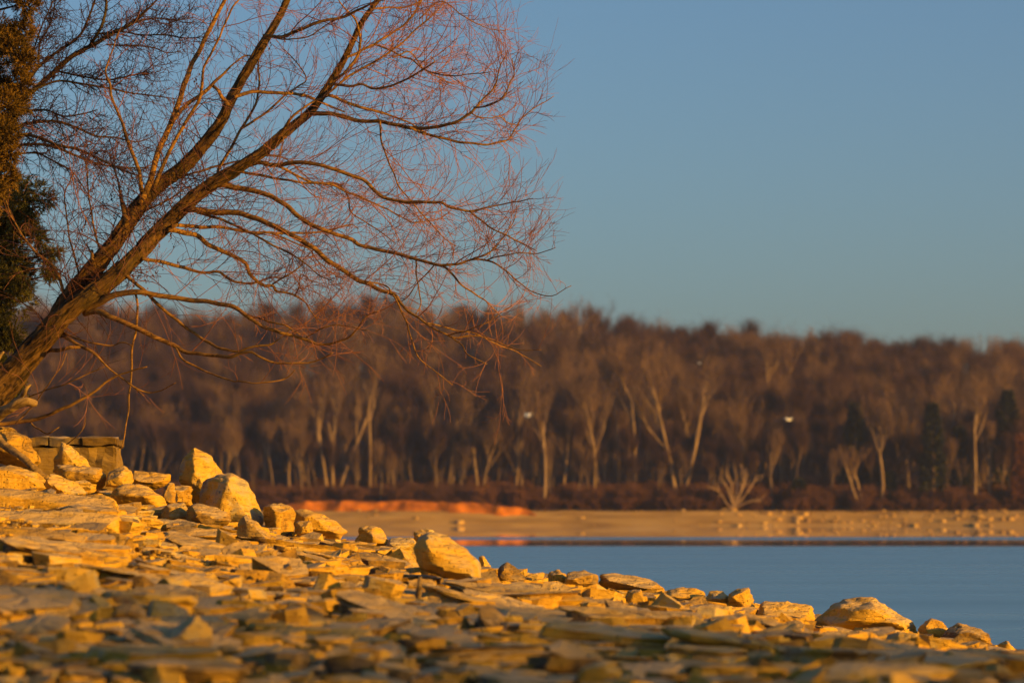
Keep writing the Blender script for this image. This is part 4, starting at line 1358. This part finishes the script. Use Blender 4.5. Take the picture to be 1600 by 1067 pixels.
# ------------------------------------------------------------------ cedars at the left edge
def cedar(name, base, clumps, d, mat, label, seed, trunk_rows):
    r = random.Random(seed)
    root = empty(name, base)
    tag(root, label, 'tree')
    pts, rad = limb3(trunk_rows, 0, 0, d)
    mb = MB()
    mb.tube(pts, rad, 9, True, 0.15)
    mb.build('trunk', M_DTREE, root)
    mb = MB()
    bl = MB()
    for (cx, cy, rx, ry, n, loose) in clumps:
        c = P(cx, cy, d + r.uniform(-0.2, 0.2))
        ax, az = px_m(rx, d), px_m(ry, d)
        ay = (ax + az) * 0.5
        # a bough from the trunk to the clump
        k = min(range(len(pts)), key=lambda i: abs(pts[i].z - (c.z - 0.25)))
        bl.tube([pts[k], pts[k].lerp(c, 0.5) + Vector((0, 0, 0.06)), c], [0.02, 0.013, 0.006], 5, False)
        for _ in range(n):
            v = Vector((r.gauss(0, 1), r.gauss(0, 1), r.gauss(0, 1))).normalized()
            f_ = r.random() ** (0.30 if not loose else 0.5)
            q = c + Vector((v.x * ax * f_, v.y * ay * f_, v.z * az * f_))
            out = (v + Vector((0.15, -0.1, 0.25 if not loose else -0.25)) + Vector((r.gauss(0, .4), r.gauss(0, .4), r.gauss(0, .4)))).normalized()
            ln = r.uniform(0.035, 0.085)
            # a spray: a short stem with scale-leaf branchlets on both sides
            s1 = perp(out, r, 1.0)
            m = 5
            for k2 in range(m):
                b0 = q + out * ln * k2 / m
                for sg in (-1, 1):
                    dr = (out * 0.9 + s1 * sg * 0.8 + Vector((r.gauss(0, .2), r.gauss(0, .2), r.gauss(0, .2)))).normalized()
                    bl_ = ln * (0.55 - 0.07 * k2) * r.uniform(0.7, 1.2)
                    wd = perp(dr, r, 1.0) * 0.0042
                    mb.tri(b0 - wd, b0 + wd, b0 + dr * bl_)
            wd = perp(out, r, 1.0) * 0.004
            mb.tri(q - wd, q + wd, q + out * ln * 1.25)
    bl.build('bough', M_DTREE, root)
    mb.build('crown', mat, root, smooth=False)
    return root


rc = random.Random(3)
c1 = []
for _ in range(70):
    y = rc.uniform(-230, 270)
    edge = np.interp(y, [-230, -100, 0, 30, 100, 160, 200, 230, 270], [30, 45, 48, 44, 42, 36, 14, 0, -8])
    x = edge - abs(rc.gauss(0, 60))
    rr = rc.uniform(16, 34)
    c1.append((x - rr * 0.8, y, rr, rr * rc.uniform(0.8, 1.3), 230, False))
for y, e in ((5, 58), (50, 50), (95, 52), (130, 46), (165, 40), (200, 20), (235, 10), (275, 24), (300, 6), (330, -6), (210, 26), (240, 28)):
    c1.append((e - 16, y, 17, 18, 210, False))
cedar('cedar_tree', P(-150, 790, 24.5), c1, 24.5, M_CED1, 'bronze-lit cedar overhanging the top left corner', 31,
      [(-150, 800, 60), (-140, 600, 52), (-120, 300, 40), (-100, 0, 28), (-90, -200, 12), (-86, -300, 4)])
c2 = []
for _ in range(80):
    y = rc.uniform(290, 590)
    edge = np.interp(y, [280, 320, 360, 400, 440, 490, 530, 560, 600], [40, 62, 52, 48, 56, 50, 34, 14, 2])
    x = edge - abs(rc.gauss(0, 55))
    rr = rc.uniform(12, 26)
    c2.append((x - rr * 0.8, y, rr, rr * rc.uniform(0.8, 1.3), 130, False))
for x, y, rr in ((40, 290, 20), (60, 300, 18), (75, 312, 14), (25, 285, 18), (50, 325, 16), (62, 375, 12), (70, 400, 11), (85, 396, 10), (74, 420, 10), (60, 365, 10), (80, 430, 8), (30, 300, 18), (20, 330, 20), (30, 610, 12), (12, 590, 16), (8, 620, 12)):
    c2.append((x, y, rr, rr, 90, True))
cedar('cedar_tree', P(-95, 760, 30.0), c2, 30.0, M_CED2, 'olive green cedar at the left edge beside the willow stems', 32,
      [(-95, 765, 52), (-92, 600, 46), (-85, 450, 36), (-80, 320, 24), (-76, 240, 10), (-74, 200, 4)])

# ------------------------------------------------------------------ driftwood
def wood(name, rows, d, dd, label, cat, sides=10, rough=0.28, twigs=()):
    p_, r_ = limb3(rows, 0, dd, d, 6)
    mb = MB()
    mb.tube(p_, r_, sides, True, rough)
    for tr, a, b in twigs:
        q, k = limb3(tr, a, b, d, 5)
        mb.tube(q, k, 8, True, rough)
    base = min(p_, key=lambda q: q.z).copy()
    vv = [tuple(q - base) for q in mb.v]
    o = mesh_obj(name, vv, mb.f, M_DRIFT)
    o.location = base
    tag(o, label, cat)
    return o


wood('driftwood_pole', [(-40, 650, 14), (0, 690, 15), (18, 703, 14), (34, 714, 13), (48, 726, 13), (62, 738, 12), (76, 748, 9)], 27.4, -0.3, 'weathered driftwood pole slanting down over the rocks at left', 'driftwood')
wood('broken_log', [(-60, 690, 26), (-25, 664, 24), (0, 646, 22), (20, 635, 20), (38, 628, 18), (52, 630, 14), (58, 631, 10)], 27.6, -0.2, 'pale broken log with a short snag at the foot of the willow', 'driftwood', 12, 0.3,
     [([(22, 634, 14), (34, 618, 10), (42, 606, 8), (48, 601, 4)], 0, -0.1)])
wood('snag', [(-34, 640, 14), (-16, 590, 12), (-4, 562, 9), (6, 549, 4)], 27.2, -0.1, 'pale pointed snag of dead wood at the left edge before the trunk', 'driftwood')
wood('wooden_stake', [(647, 985, 12), (650, 960, 12), (654, 930, 11), (657, 902, 8)], 17.5, 0.02, 'short blurred upright stake among the sunlit slabs', 'stake')
wood('dark_stick', [(1394, 1085, 9), (1390, 1055, 9), (1386, 1022, 5)], 12.6, 0.0, 'dark stub of stick standing near the bottom right corner', 'stick')
wood('pale_stick', [(1358, 1085, 9), (1360, 1052, 8), (1358, 1018, 4)], 12.9, 0.0, 'paler stub of stick left of the dark one near the bottom right', 'stick')


# ------------------------------------------------------------------ bare trees across the lake
def bare_tree(mbt, mbc, base, h, r0, seed, lean=(0, 0), fork=0.45, stems=1, spread=0.5, twig_n=200, twig_l=1.6, up=0.12, twig_w=0.03):
    """trunk and boughs into mbt, twig spray into mbc"""
    r = random.Random(seed)
    ends = []

    def grow(p, d, ln, rad, lvl):
        n = 6 if lvl == 0 else 4
        pts, rr = [p.copy()], [rad]
        q = p.copy()
        for i in range(n):
            gw = 0.055 if lvl == 0 else 0.10
            d = (d + Vector((r.gauss(0, gw), r.gauss(0, gw), (up if lvl else 0.03)))).normalized()
            q = q + d * ln / n
            pts.append(q.copy())
            rr.append(rad * (1 - 0.5 * (i + 1) / n))
        mbt.tube(pts, rr, 6 if lvl == 0 else (4 if lvl == 1 else 3), False)
        if lvl >= 3:
            ends.append((pts, d, ln))
            return
        if lvl >= 1:
            ends.append((pts, d, ln))
        kids = r.randint(3, 4) if lvl else r.randint(4, 6)
        for k in range(kids):
            if lvl == 0:
                t = r.uniform(fork, 1.0)
            else:
                t = r.uniform(0.35, 1.0)
            f_ = t * n
            i = min(int(f_), n - 1)
            s = pts[i].lerp(pts[i + 1], f_ - i)
            dd = (d * 1.0 + perp(d, r, 1.0) * spread * r.uniform(0.6, 1.4)).normalized()
            grow(s, dd, (h - (s.z - base.z)) * r.uniform(0.35, 0.62) if lvl == 0 else ln * r.uniform(0.5, 0.75), rr[i] * r.uniform(0.45, 0.7), lvl + 1)

    for s in range(stems):
        a = r.uniform(0, 6.28)
        ld = Vector((lean[0], lean[1], 1))
        if stems > 1:
            ld += Vector(((s - (stems - 1) / 2) * 0.32, math.sin(a) * 0.15, 0))
        grow(base + Vector(((s - (stems - 1) / 2) * r0 * 1.2, 0, 0)), ld.normalized(), h * 0.72, r0, 0)
    for k in range(twig_n):
        pts, d, ln = r.choice(ends)
        i = r.randint(1, len(pts) - 1)
        q = pts[i]
        dd = (d + perp(d, r, 1.0) * r.uniform(0.15, 0.75) + Vector((0, 0, 0.45))).normalized()
        l_ = twig_l * r.uniform(0.5, 1.2)
        wd = perp(dd, r, 1.0) * twig_w
        e = q + dd * l_ + Vector((r.gauss(0, .15), r.gauss(0, .15), r.gauss(0, .15))) * l_
        mbc.tri(q - wd, q + wd, e)
        for _ in range(2):
            t = r.uniform(0.3, 0.9)
            s = q.lerp(e, t)
            d2 = (dd + perp(dd, r, 1.0) * 0.8).normalized()
            w2 = perp(d2, r, 1.0) * twig_w * 0.8
            mbc.tri(s - w2, s + w2, s + d2 * l_ * 0.5)


def far_base(px, y):
    x = (px - 800) / F * y
    return Vector((x, y, float(far_z(x, y)) - 0.15))


# px of the foot, distance, top row, trunk width px, lean, stems, fork, spread, label
FT = [
    (158, 548, 598, 5, 0.00, 1, 0.5, 0.5, 'faint pinkish bare trunk behind the hanging willow branch'),
    (280, 534, 632, 5, -0.02, 1, 0.55, 0.5, 'small bare tree above the pinnacle boulder, left of the forked one'),
    (336, 536, 640, 4, -0.05, 1, 0.5, 0.5, 'slim bare tree just left of the forked tree above the largest boulder'),
    (362, 530, 612, 7, 0.02, 2, 0.5, 0.45, 'pale forked bare tree standing directly above the largest boulder'),
    (413, 528, 622, 7, 0.00, 1, 0.55, 0.4, 'straight pale bare tree above the square-cut rock'),
    (456, 522, 648, 6, -0.08, 1, 0.6, 0.5, 'curved pale bare tree left of the three-stemmed clump'),
    (520, 520, 588, 8, 0.00, 3, 0.5, 0.4, 'pale clump of three bare stems fanning out, left of the tallest trunk'),
    (577, 524, 556, 7, 0.00, 1, 0.7, 0.35, 'tallest straight pale trunk above the orange clay bank'),
    (603, 530, 640, 4, 0.05, 1, 0.5, 0.5, 'thin bare tree close to the right of the tallest straight trunk'),
    (640, 532, 634, 5, -0.15, 1, 0.5, 0.5, 'bare tree leaning left between the tallest trunk and the twin trunks'),
    (686, 526, 598, 8, 0.00, 1, 0.55, 0.4, 'left one of the two close pale trunks above the clay bank middle'),
    (698, 529, 604, 6, 0.03, 1, 0.5, 0.4, 'right one of the two close pale trunks above the clay bank middle'),
    (722, 533, 618, 5, 0.14, 1, 0.45, 0.5, 'bare tree leaning right beside the two close pale trunks'),
    (747, 522, 662, 6, 0.00, 1, 0.6, 0.5, 'short bare tree left of the pale vase-shaped tree near the gull'),
    (804, 522, 578, 8, 0.03, 1, 0.5, 0.45, 'pale vase-shaped bare tree under the left gull'),
    (850, 514, 606, 7, 0.00, 1, 0.6, 0.4, 'bare trunk at the right end of the orange clay bank'),
    (928, 522, 588, 8, -0.16, 1, 0.55, 0.4, 'bare trunk leaning strongly left, mid-shore'),
    (938, 526, 612, 6, 0.00, 1, 0.6, 0.4, 'upright bare trunk crossing the strongly leaning one'),
    (966, 530, 536, 6, 0.03, 1, 0.5, 0.4, 'tall bare tree left of the reddish upright trunk'),
    (992, 528, 536, 8, 0.00, 1, 0.5, 0.4, 'tall reddish upright bare tree left of the big forked one'),
    (1033, 532, 550, 6, 0.00, 1, 0.5, 0.4, 'slim tall bare tree close to the left of the big forked one'),
    (1061, 522, 548, 9, 0.02, 2, 0.5, 0.55, 'brightest big forked bare tree in the middle of the far shore'),
    (1112, 536, 640, 5, 0.04, 1, 0.4, 0.6, 'low bushy bare tree between the big forked tree and the dead one'),
    (1190, 584, 512, 8, 0.00, 1, 0.5, 0.5, 'tall vase-shaped bare tree on the slope above the dead tree'),
    (1248, 560, 640, 5, -0.03, 1, 0.4, 0.6, 'greyish spreading bare tree under the right gull'),
    (1282, 590, 548, 7, 0.00, 1, 0.45, 0.55, 'vase-shaped bare tree high on the slope right of the right gull'),
    (1345, 514, 700, 6, -0.18, 2, 0.4, 0.6, 'low many-stemmed bare tree leaning left at the beach'),
    (1376, 516, 622, 8, 0.00, 1, 0.5, 0.5, 'bright umbrella-crowned bare tree before the dark cedars'),
    (1402, 526, 640, 4, 0.00, 1, 0.6, 0.4, 'thin bare tree between the umbrella-crowned tree and the cedar'),
    (1478, 545, 588, 7, 0.02, 1, 0.45, 0.6, 'wide vase-shaped bare tree behind the cedar at right'),
    (1522, 516, 590, 8, 0.00, 1, 0.55, 0.45, 'straight bare trunk right of the cedars with small high crown'),
    (1546, 518, 660, 5, 0.00, 1, 0.6, 0.4, 'thin straight bare trunk second from the right edge'),
    (1562, 524, 640, 4, 0.02, 1, 0.6, 0.4, 'thinnest bare trunk next to the rusty-leaved tree'),
    (1505, 520, 706, 5, -0.12, 1, 0.4, 0.6, 'small reddish bare tree leaning left beside the straight bare trunk'),
    (884, 668, 464, 7, 0.00, 2, 0.4, 0.5, 'hazy bare tree rising above the skyline beside the willow tips'),
    (1420, 523, 628, 6, 0.00, 1, 0.5, 0.45, 'plain bare tree midway between the umbrella-crowned tree and the bare-footed cedar'),
    (875, 524, 640, 5, 0.06, 1, 0.5, 0.5, 'thin bare tree between the clay bank end and the leaning trunk'),
    (480, 530, 612, 5, -0.06, 1, 0.5, 0.45, 'slim bare tree just left of the three-stemmed clump'),
    (1150, 532, 612, 6, 0.04, 1, 0.5, 0.5, 'dim bare tree standing right behind the dead tree'),
    (1218, 528, 660, 5, 0.00, 1, 0.4, 0.6, 'low dim bare tree just left below the right gull'),
    (1590, 560, 560, 6, 0.00, 1, 0.5, 0.5, 'tall bare tree above the rusty-leaved one at the right edge'),
]
for i, (px, y, top, wpx, lean, stems, fork, spread, lbl) in enumerate(FT):
    b = far_base(px, y)
    h = CAM_Z + (HOR - top) / F * y - b.z
    mbt, mbc = MB(), MB()
    bare_tree(mbt, mbc, Vector((0, 0, 0)), h, px_m(wpx, y) * 0.40, 900 + i, (lean, 0), fork, stems, spread, 520, h * 0.11, 0.16, 0.024)
    root = empty('bare_tree', b)
    tag(root, lbl, 'tree', 'bare trees along the far shore')
    for mb, nm, mt in ((mbt, 'trunk', M_PALE), (mbc, 'crown', M_PTWIG)):
        o = mesh_obj(nm, [tuple(q) for q in mb.v], mb.f, mt)
        o.parent = root


# the fan-shaped dead tree on the beach
def dead_tree():
    b = far_base(1148, 512.5)
    b.z = CAM_Z + (HOR - 794) / F * 512.5
    root = empty('dead_tree', b)
    tag(root, 'white fan-shaped dead tree lying uprooted at the back of the beach', 'dead tree')
    rows = [[(0, 0), (-6, -14), (-12, -32), (-22, -44)], [(0, 0), (-4, -22), (-6, -40), (-14, -54)], [(0, 0), (2, -20), (4, -42), (0, -60)], [(0, 0), (6, -18), (14, -36), (20, -56)],
            [(0, 0), (10, -14), (22, -30), (34, -48)], [(0, 0), (14, -8), (28, -12), (40, -12)], [(0, 0), (-12, -6), (-22, -24), (-32, -30)], [(0, 0), (8, -24), (16, -50), (10, -62)]]
    k = 512.5 / F
    r = random.Random(4)
    for rw in rows:
        mb = MB()
        pts = [Vector((x * k, r.uniform(-0.8, 0.8) * j / 3, -y * k - 0.05)) for j, (x, y) in enumerate(rw)]
        pts = [Vector(q) for q in smooth_path([tuple(q) for q in pts], 3)]
        n = len(pts)
        mb.tube(pts, [0.15 * (1 - 0.75 * j / n) for j in range(n)], 6, True, 0.2)
        for _ in range(7):
            q = pts[r.randint(n // 2, n - 1)]
            d = (pts[-1] - pts[0]).normalized()
            e = q + (d + perp(d, r, 1) * 0.7) * r.uniform(0.5, 1.3)
            mb.tube([q, q.lerp(e, 0.5) + Vector((0, 0, 0.05)), e], [0.06, 0.045, 0.02], 4, False)
        o = mesh_obj('branch', [tuple(q) for q in mb.v], mb.f, M_DEAD)
        o.parent = root


M_DEAD = bark_mat('bleached_dead_wood', (0.20, 0.13, 0.08), (0.36, 0.245, 0.15), (0, 1), 1.0, 0.3)
dead_tree()


def far_cedar(px, y, top, half, lbl, seed, mat=None, name='cedar_tree', cat='tree', group='dark cedars along the far shore', trunk=0.0):
    r = random.Random(seed)
    b = far_base(px, y)
    h = CAM_Z + (HOR - top) / F * y - b.z
    hw = px_m(half, y)
    root = empty(name, b)
    tag(root, lbl, cat, group)
    mt = MB()
    mt.tube([Vector((0, 0, 0)), Vector((0.1, 0, h * 0.5)), Vector((0, 0, h * 0.95))], [0.32, 0.2, 0.04], 7, False)
    o = mesh_obj('trunk', [tuple(q) for q in mt.v], mt.f, M_PALE); o.parent = root
    mb = MB()
    for _ in range(3600):
        t = r.random() ** 0.8
        z = h * (trunk + (1 - trunk) * t)
        w_ = hw * (1 - t) ** 0.6 * (0.75 + 0.35 * mnoise.noise(Vector((z * 0.6, seed, 0)))) + 0.2
        a = r.uniform(0, 6.28)
        f_ = r.random() ** 0.4
        q = Vector((math.cos(a) * w_ * f_, math.sin(a) * w_ * f_, z))
        d = (Vector((math.cos(a), math.sin(a), 0.5)) + Vector((r.gauss(0, .4), r.gauss(0, .4), r.gauss(0, .4)))).normalized()
        wd = perp(d, r, 1) * r.uniform(0.10, 0.22)
        mb.tri(q - wd, q + wd, q + d * r.uniform(0.4, 1.0))
    o = mesh_obj('crown', [tuple(q) for q in mb.v], mb.f, mat or M_FCED, smooth=False); o.parent = root


far_cedar(228, 540, 668, 24, 'dark rounded cedar over the rocks right of the concrete block', 61)
far_cedar(1336, 522, 632, 32, 'dark cedar left of the umbrella-crowned tree', 62)
far_cedar(1362, 528, 668, 28, 'low dark cedar behind the umbrella-crowned tree', 68)
far_cedar(1457, 516, 632, 26, 'dark cedar with a bright bare foot, right of the umbrella-crowned tree', 63, trunk=0.18)
far_cedar(1500, 524, 670, 22, 'narrow dark cedar behind the straight bare trunk', 64, trunk=0.05)
far_cedar(1575, 524, 612, 42, 'broad dark cedar at the right edge of the far wood', 65)
far_cedar(1390, 518, 740, 10, 'short dark cedar between the umbrella-crowned tree and the bare-footed cedar', 66)
far_cedar(1247, 516, 752, 16, 'low green cedar bush at the back of the beach under the right gull', 67)
far_cedar(652, 640, 532, 26, 'dark pine on the hillside behind the lowest willow twigs', 69)
far_cedar(1592, 515, 682, 16, 'rusty-leaved small oak at the right edge of the far shore', 70, M_RUST, 'oak_tree', 'tree', None)


# the wood on the hill: one mass of bare trees
def instancer(name, protos, pts, rots, scales, label, mat):
    me = bpy.data.meshes.new(name)
    me.from_pydata([tuple(p) for p in pts], [], [])
    at = me.attributes.new('rot', 'FLOAT_VECTOR', 'POINT'); at.data.foreach_set('vector', np.array(rots, dtype=np.float32).ravel())
    at = me.attributes.new('scl', 'FLOAT_VECTOR', 'POINT'); at.data.foreach_set('vector', np.array(scales, dtype=np.float32).ravel())
    at = me.attributes.new('pick', 'INT', 'POINT'); at.data.foreach_set('value', np.array([random.randrange(len(protos)) for _ in pts], dtype=np.int32))
    o = bpy.data.objects.new(name, me)
    COL.objects.link(o)
    ng = bpy.data.node_groups.new(name + '_scatter', 'GeometryNodeTree')
    ng.interface.new_socket('Geometry', in_out='INPUT', socket_type='NodeSocketGeometry')
    ng.interface.new_socket('Geometry', in_out='OUTPUT', socket_type='NodeSocketGeometry')
    N, Lk = ng.nodes, ng.links
    gi, go = N.new('NodeGroupInput'), N.new('NodeGroupOutput')
    join = N.new('GeometryNodeJoinGeometry')
    pick = N.new('GeometryNodeInputNamedAttribute'); pick.data_type = 'INT'; pick.inputs[0].default_value = 'pick'
    rot = N.new('GeometryNodeInputNamedAttribute'); rot.data_type = 'FLOAT_VECTOR'; rot.inputs[0].default_value = 'rot'
    scl = N.new('GeometryNodeInputNamedAttribute'); scl.data_type = 'FLOAT_VECTOR'; scl.inputs[0].default_value = 'scl'
    for k, pr in enumerate(protos):
        cmpn = N.new('FunctionNodeCompare'); cmpn.data_type = 'INT'; cmpn.operation = 'EQUAL'
        Lk.new(pick.outputs[0], cmpn.inputs[2]); cmpn.inputs[3].default_value = k
        oi = N.new('GeometryNodeObjectInfo'); oi.inputs[0].default_value = pr
        iop = N.new('GeometryNodeInstanceOnPoints')
        Lk.new(gi.outputs[0], iop.inputs['Points']); Lk.new(cmpn.outputs[0], iop.inputs['Selection'])
        Lk.new(oi.outputs['Geometry'], iop.inputs['Instance'])
        Lk.new(rot.outputs[0], iop.inputs['Rotation']); Lk.new(scl.outputs[0], iop.inputs['Scale'])
        Lk.new(iop.outputs[0], join.inputs[0])
    Lk.new(join.outputs[0], go.inputs[0])
    md = o.modifiers.new('scatter', 'NODES'); md.node_group = ng
    tag(o, label, kind='stuff')
    return o


def wood_protos(n, h, mats, **kw):
    out = []
    for k in range(n):
        mbt, mbc = MB(), MB()
        bare_tree(mbt, mbc, Vector((0, 0, 0)), h, kw.get('r0', 0.2), 500 + k + int(h * 10), (0, 0), kw.get('fork', 0.4), kw.get('stems', 1), kw.get('spread', 0.5), kw.get('twig_n', 900), kw.get('twig_l', 1.8), 0.12, kw.get('tw', 0.03))
        nv = len(mbt.v)
        o = mesh_obj('wood_proto', [tuple(q) for q in mbt.v + mbc.v], mbt.f + [tuple(i + nv for i in f) for f in mbc.f], mats[0], smooth=False, link=False)
        o.data.materials.append(mats[1])
        idx = np.zeros(len(o.data.polygons), dtype=np.int32); idx[len(mbt.f):] = 1
        o.data.polygons.foreach_set('material_index', idx)
        out.append(o)
    return out


def far_wood():
    r = random.Random(77)
    protos = wood_protos(6, 16.0, (M_FTRUNK, M_FTWIG), twig_n=1500, tw=0.018, twig_l=2.4, spread=0.36, fork=0.45) + wood_protos(4, 16.5, (M_PALE, M_PTWIG), r0=0.17, twig_n=900, tw=0.014, twig_l=2.4, spread=0.32, fork=0.55)
    pts, rots, scl = [], [], []
    y = 519.0
    while y < 735:
        st = 4.2 + (y - 519) * 0.008
        half = 0.185 * y
        x = -half
        while x < half:
            xx = x + r.uniform(-1.9, 1.9); yy = y + r.uniform(-1.9, 1.9)
            pts.append((xx, yy, float(far_z(xx, yy)) - 0.2))
            rots.append((0, 0, r.uniform(0, 6.28)))
            s = r.uniform(0.6, 1.02) * (0.8 if yy < 540 else 1.0)
            if r.random() < 0.03:
                s *= 1.12
            w_ = s * r.uniform(0.9, 1.2)
            scl.append((w_, w_, s))
            x += st
        y += st
    instancer('woods', protos, pts, rots, scl, 'brown leafless wood covering the hill across the lake', None)
    # the brushy edge of the wood
    bpro = wood_protos(4, 3.0, (M_BRUSH, M_BRUSH), r0=0.05, fork=0.1, stems=3, spread=0.7, twig_n=500, twig_l=0.8, tw=0.022)
    pts, rots, scl = [], [], []
    for _ in range(1300):
        yy = 511.5 + abs(r.gauss(0, 9))
        xx = r.uniform(-0.18, 0.18) * yy
        pts.append((xx, yy, float(far_z(xx, yy)) - 0.1))
        rots.append((0, 0, r.uniform(0, 6.28)))
        s = r.uniform(0.35, 1.1) * (0.6 if yy < 514 else 1.0)
        scl.append((s * 1.2, s * 1.2, s))
    instancer('undergrowth', bpro, pts, rots, scl, 'tangled russet brush along the foot of the far wood', None)


far_wood()


def add_sun_filter():
    # bare scrub added behind the camera, out of view: it filters the sun that reaches the foreground
    r = random.Random(41)
    pro = wood_protos(4, 6.2, (M_FTRUNK, M_FTWIG), r0=0.06, fork=0.15, stems=2, spread=0.5, twig_n=450, twig_l=0.7, tw=0.010)
    pts, rots, scl = [], [], []
    for _ in range(54):
        xx = r.uniform(14, 78); yy = r.uniform(-17, -12.5)
        pts.append((xx, yy, gz(xx, yy) - 0.1)); rots.append((0, 0, r.uniform(0, 6.28)))
        s = r.uniform(0.7, 1.05)
        scl.append((s, s, s))
    instancer('unseen_scrub', pro, pts, rots, scl, 'bare scrub added behind the camera to filter the sun', None)


add_sun_filter()

# boulders strewn on the far beach: a loose scatter too small to pick apart
def far_stones():
    r = np.random.default_rng(8)
    protos = [angular_slab(700 + i, 8, 3, 0.1) for i in range(10)]
    V, Fc, base = [], [], 0
    for i in range(260):
        px = 1600 - 420 * abs(r.normal(0, 0.55)) + r.uniform(-80, 60) if r.random() < 0.75 else r.uniform(500, 1600)
        y = r.uniform(499.5, 512.5)
        x = (px - 800) / F * y
        s = 0.15 + 1.0 * r.random() ** 3.0
        co, f = protos[r.integers(0, 10)]
        z = float(far_z(x, y))
        V.append(co * np.array([s * 0.8, s * 0.7, s * 0.30]) + np.array([x, y, z + s * 0.04])); Fc.append(f + base); base += len(co)
    o = mesh_obj('beach_stones', np.concatenate(V), np.concatenate(Fc), M_FROCK, smooth=False)
    tag(o, 'pale stones strewn along the far beach', kind='stuff')


far_stones()


# ------------------------------------------------------------------ gulls over the lake
def gull(px, py, d, yaw, flap, label, s=1.0):
    c = P(px, py, d)
    root = empty('gull', c)
    root.rotation_euler = (0, 0, yaw)
    tag(root, label, 'gull', 'white gulls flying before the far wood')
    dirs, f = ICO[3]
    co = dirs * np.array([0.075, 0.21, 0.07]) * s
    t = dirs[:, 1]
    taper = np.where(t < 0, 1 + 0.75 * t, 1 - 0.25 * t)
    co[:, 0] *= taper; co[:, 2] *= taper
    hd = dirs * 0.052 * s + np.array([0, 0.215 * s, 0.03 * s])
    tail = np.array([[-0.03, -0.17, 0.0], [0.03, -0.17, 0.0], [0.07, -0.29, 0.005], [-0.07, -0.29, 0.005], [-0.03, -0.17, -0.015], [0.03, -0.17, -0.015], [0.07, -0.29, -0.008], [-0.07, -0.29, -0.008]]) * s
    nf = len(co)
    V = [tuple(q) for q in np.concatenate([co, hd, tail])]
    Fc = [tuple(q) for q in f] + [tuple(int(i) + nf for i in q) for q in f]
    b = 2 * nf
    Fc += [(b, b + 1, b + 2, b + 3), (b + 7, b + 6, b + 5, b + 4), (b, b + 4, b + 5, b + 1), (b + 1, b + 5, b + 6, b + 2), (b + 2, b + 6, b + 7, b + 3), (b + 3, b + 7, b + 4, b)]
    o = mesh_obj('body', V, Fc, M_GULL); o.parent = root
    for sg in (-1, 1):
        v, fc = [], []
        prof = [(0.04, 0.10, -0.08, 0), (0.25, 0.13, -0.06, flap * 0.22), (0.42, 0.10, -0.06, flap * 0.30), (0.66, -0.04, -0.10, flap * 0.26)]
        for (xx, fr, bk, zz) in prof:
            for th in (0.012, -0.012):
                v.append((sg * xx * s, fr * s, (zz + 0.02 + th) * s)); v.append((sg * xx * s, bk * s, (zz + 0.02 + th * 0.4) * s))
        for k in range(3):
            a = k * 4
            fc += [(a, a + 1, a + 5, a + 4), (a + 2, a + 6, a + 7, a + 3), (a, a + 4, a + 6, a + 2), (a + 1, a + 3, a + 7, a + 5)]
        fc.append((12, 13, 15, 14))
        o = mesh_obj('wing', v, fc, M_GULLW if False else M_GULL, smooth=False); o.parent = root
    bv = [(-0.01, 0.255, 0.025), (0.01, 0.255, 0.025), (0.0, 0.255, 0.045), (0.0, 0.31, 0.022)]
    o = mesh_obj('bill', [tuple(k * s for k in q) for q in bv], [(0, 1, 3), (1, 2, 3), (2, 0, 3), (0, 2, 1)], M_BILL); o.parent = root


gull(825, 650, 215, 1.2, 0.6, 'left gull with raised wings, before the pale vase-shaped tree')
gull(1232, 656, 230, -1.1, 0.5, 'right gull, a white speck before the dark slope', 0.95)
gull(1093, 568, 430, 1.0, 0.6, 'topmost and faintest gull, at the big forked tree crown', 0.8)


# ------------------------------------------------------------------ evening haze over the lake
def haze():
    bm = bmesh.new()
    bmesh.ops.create_cube(bm, size=1.0)
    for v in bm.verts:
        v.co = Vector((v.co.x * 1960, 735 + v.co.y * 1680, 38.0 + v.co.z * 86))
    me = bpy.data.meshes.new('haze'); bm.to_mesh(me); bm.free()
    m = bpy.data.materials.new('evening_haze'); m.use_nodes = True
    n, l = m.node_tree.nodes, m.node_tree.links
    for q in list(n):
        if q.type != 'OUTPUT_MATERIAL':
            n.remove(q)
    out = next(q for q in n if q.type == 'OUTPUT_MATERIAL')
    pv = n.new('ShaderNodeVolumePrincipled')
    pv.inputs['Color'].default_value = (0.78, 0.86, 1.0, 1)
    pv.inputs['Density'].default_value = HAZE
    pv.inputs['Anisotropy'].default_value = 0.5
    l.new(pv.outputs[0], out.inputs['Volume'])
    me.materials.append(m)
    o = bpy.data.objects.new('haze', me); COL.objects.link(o)
    tag(o, 'thin evening haze over the lake', kind='stuff')


HAZE = 0.00018
haze()
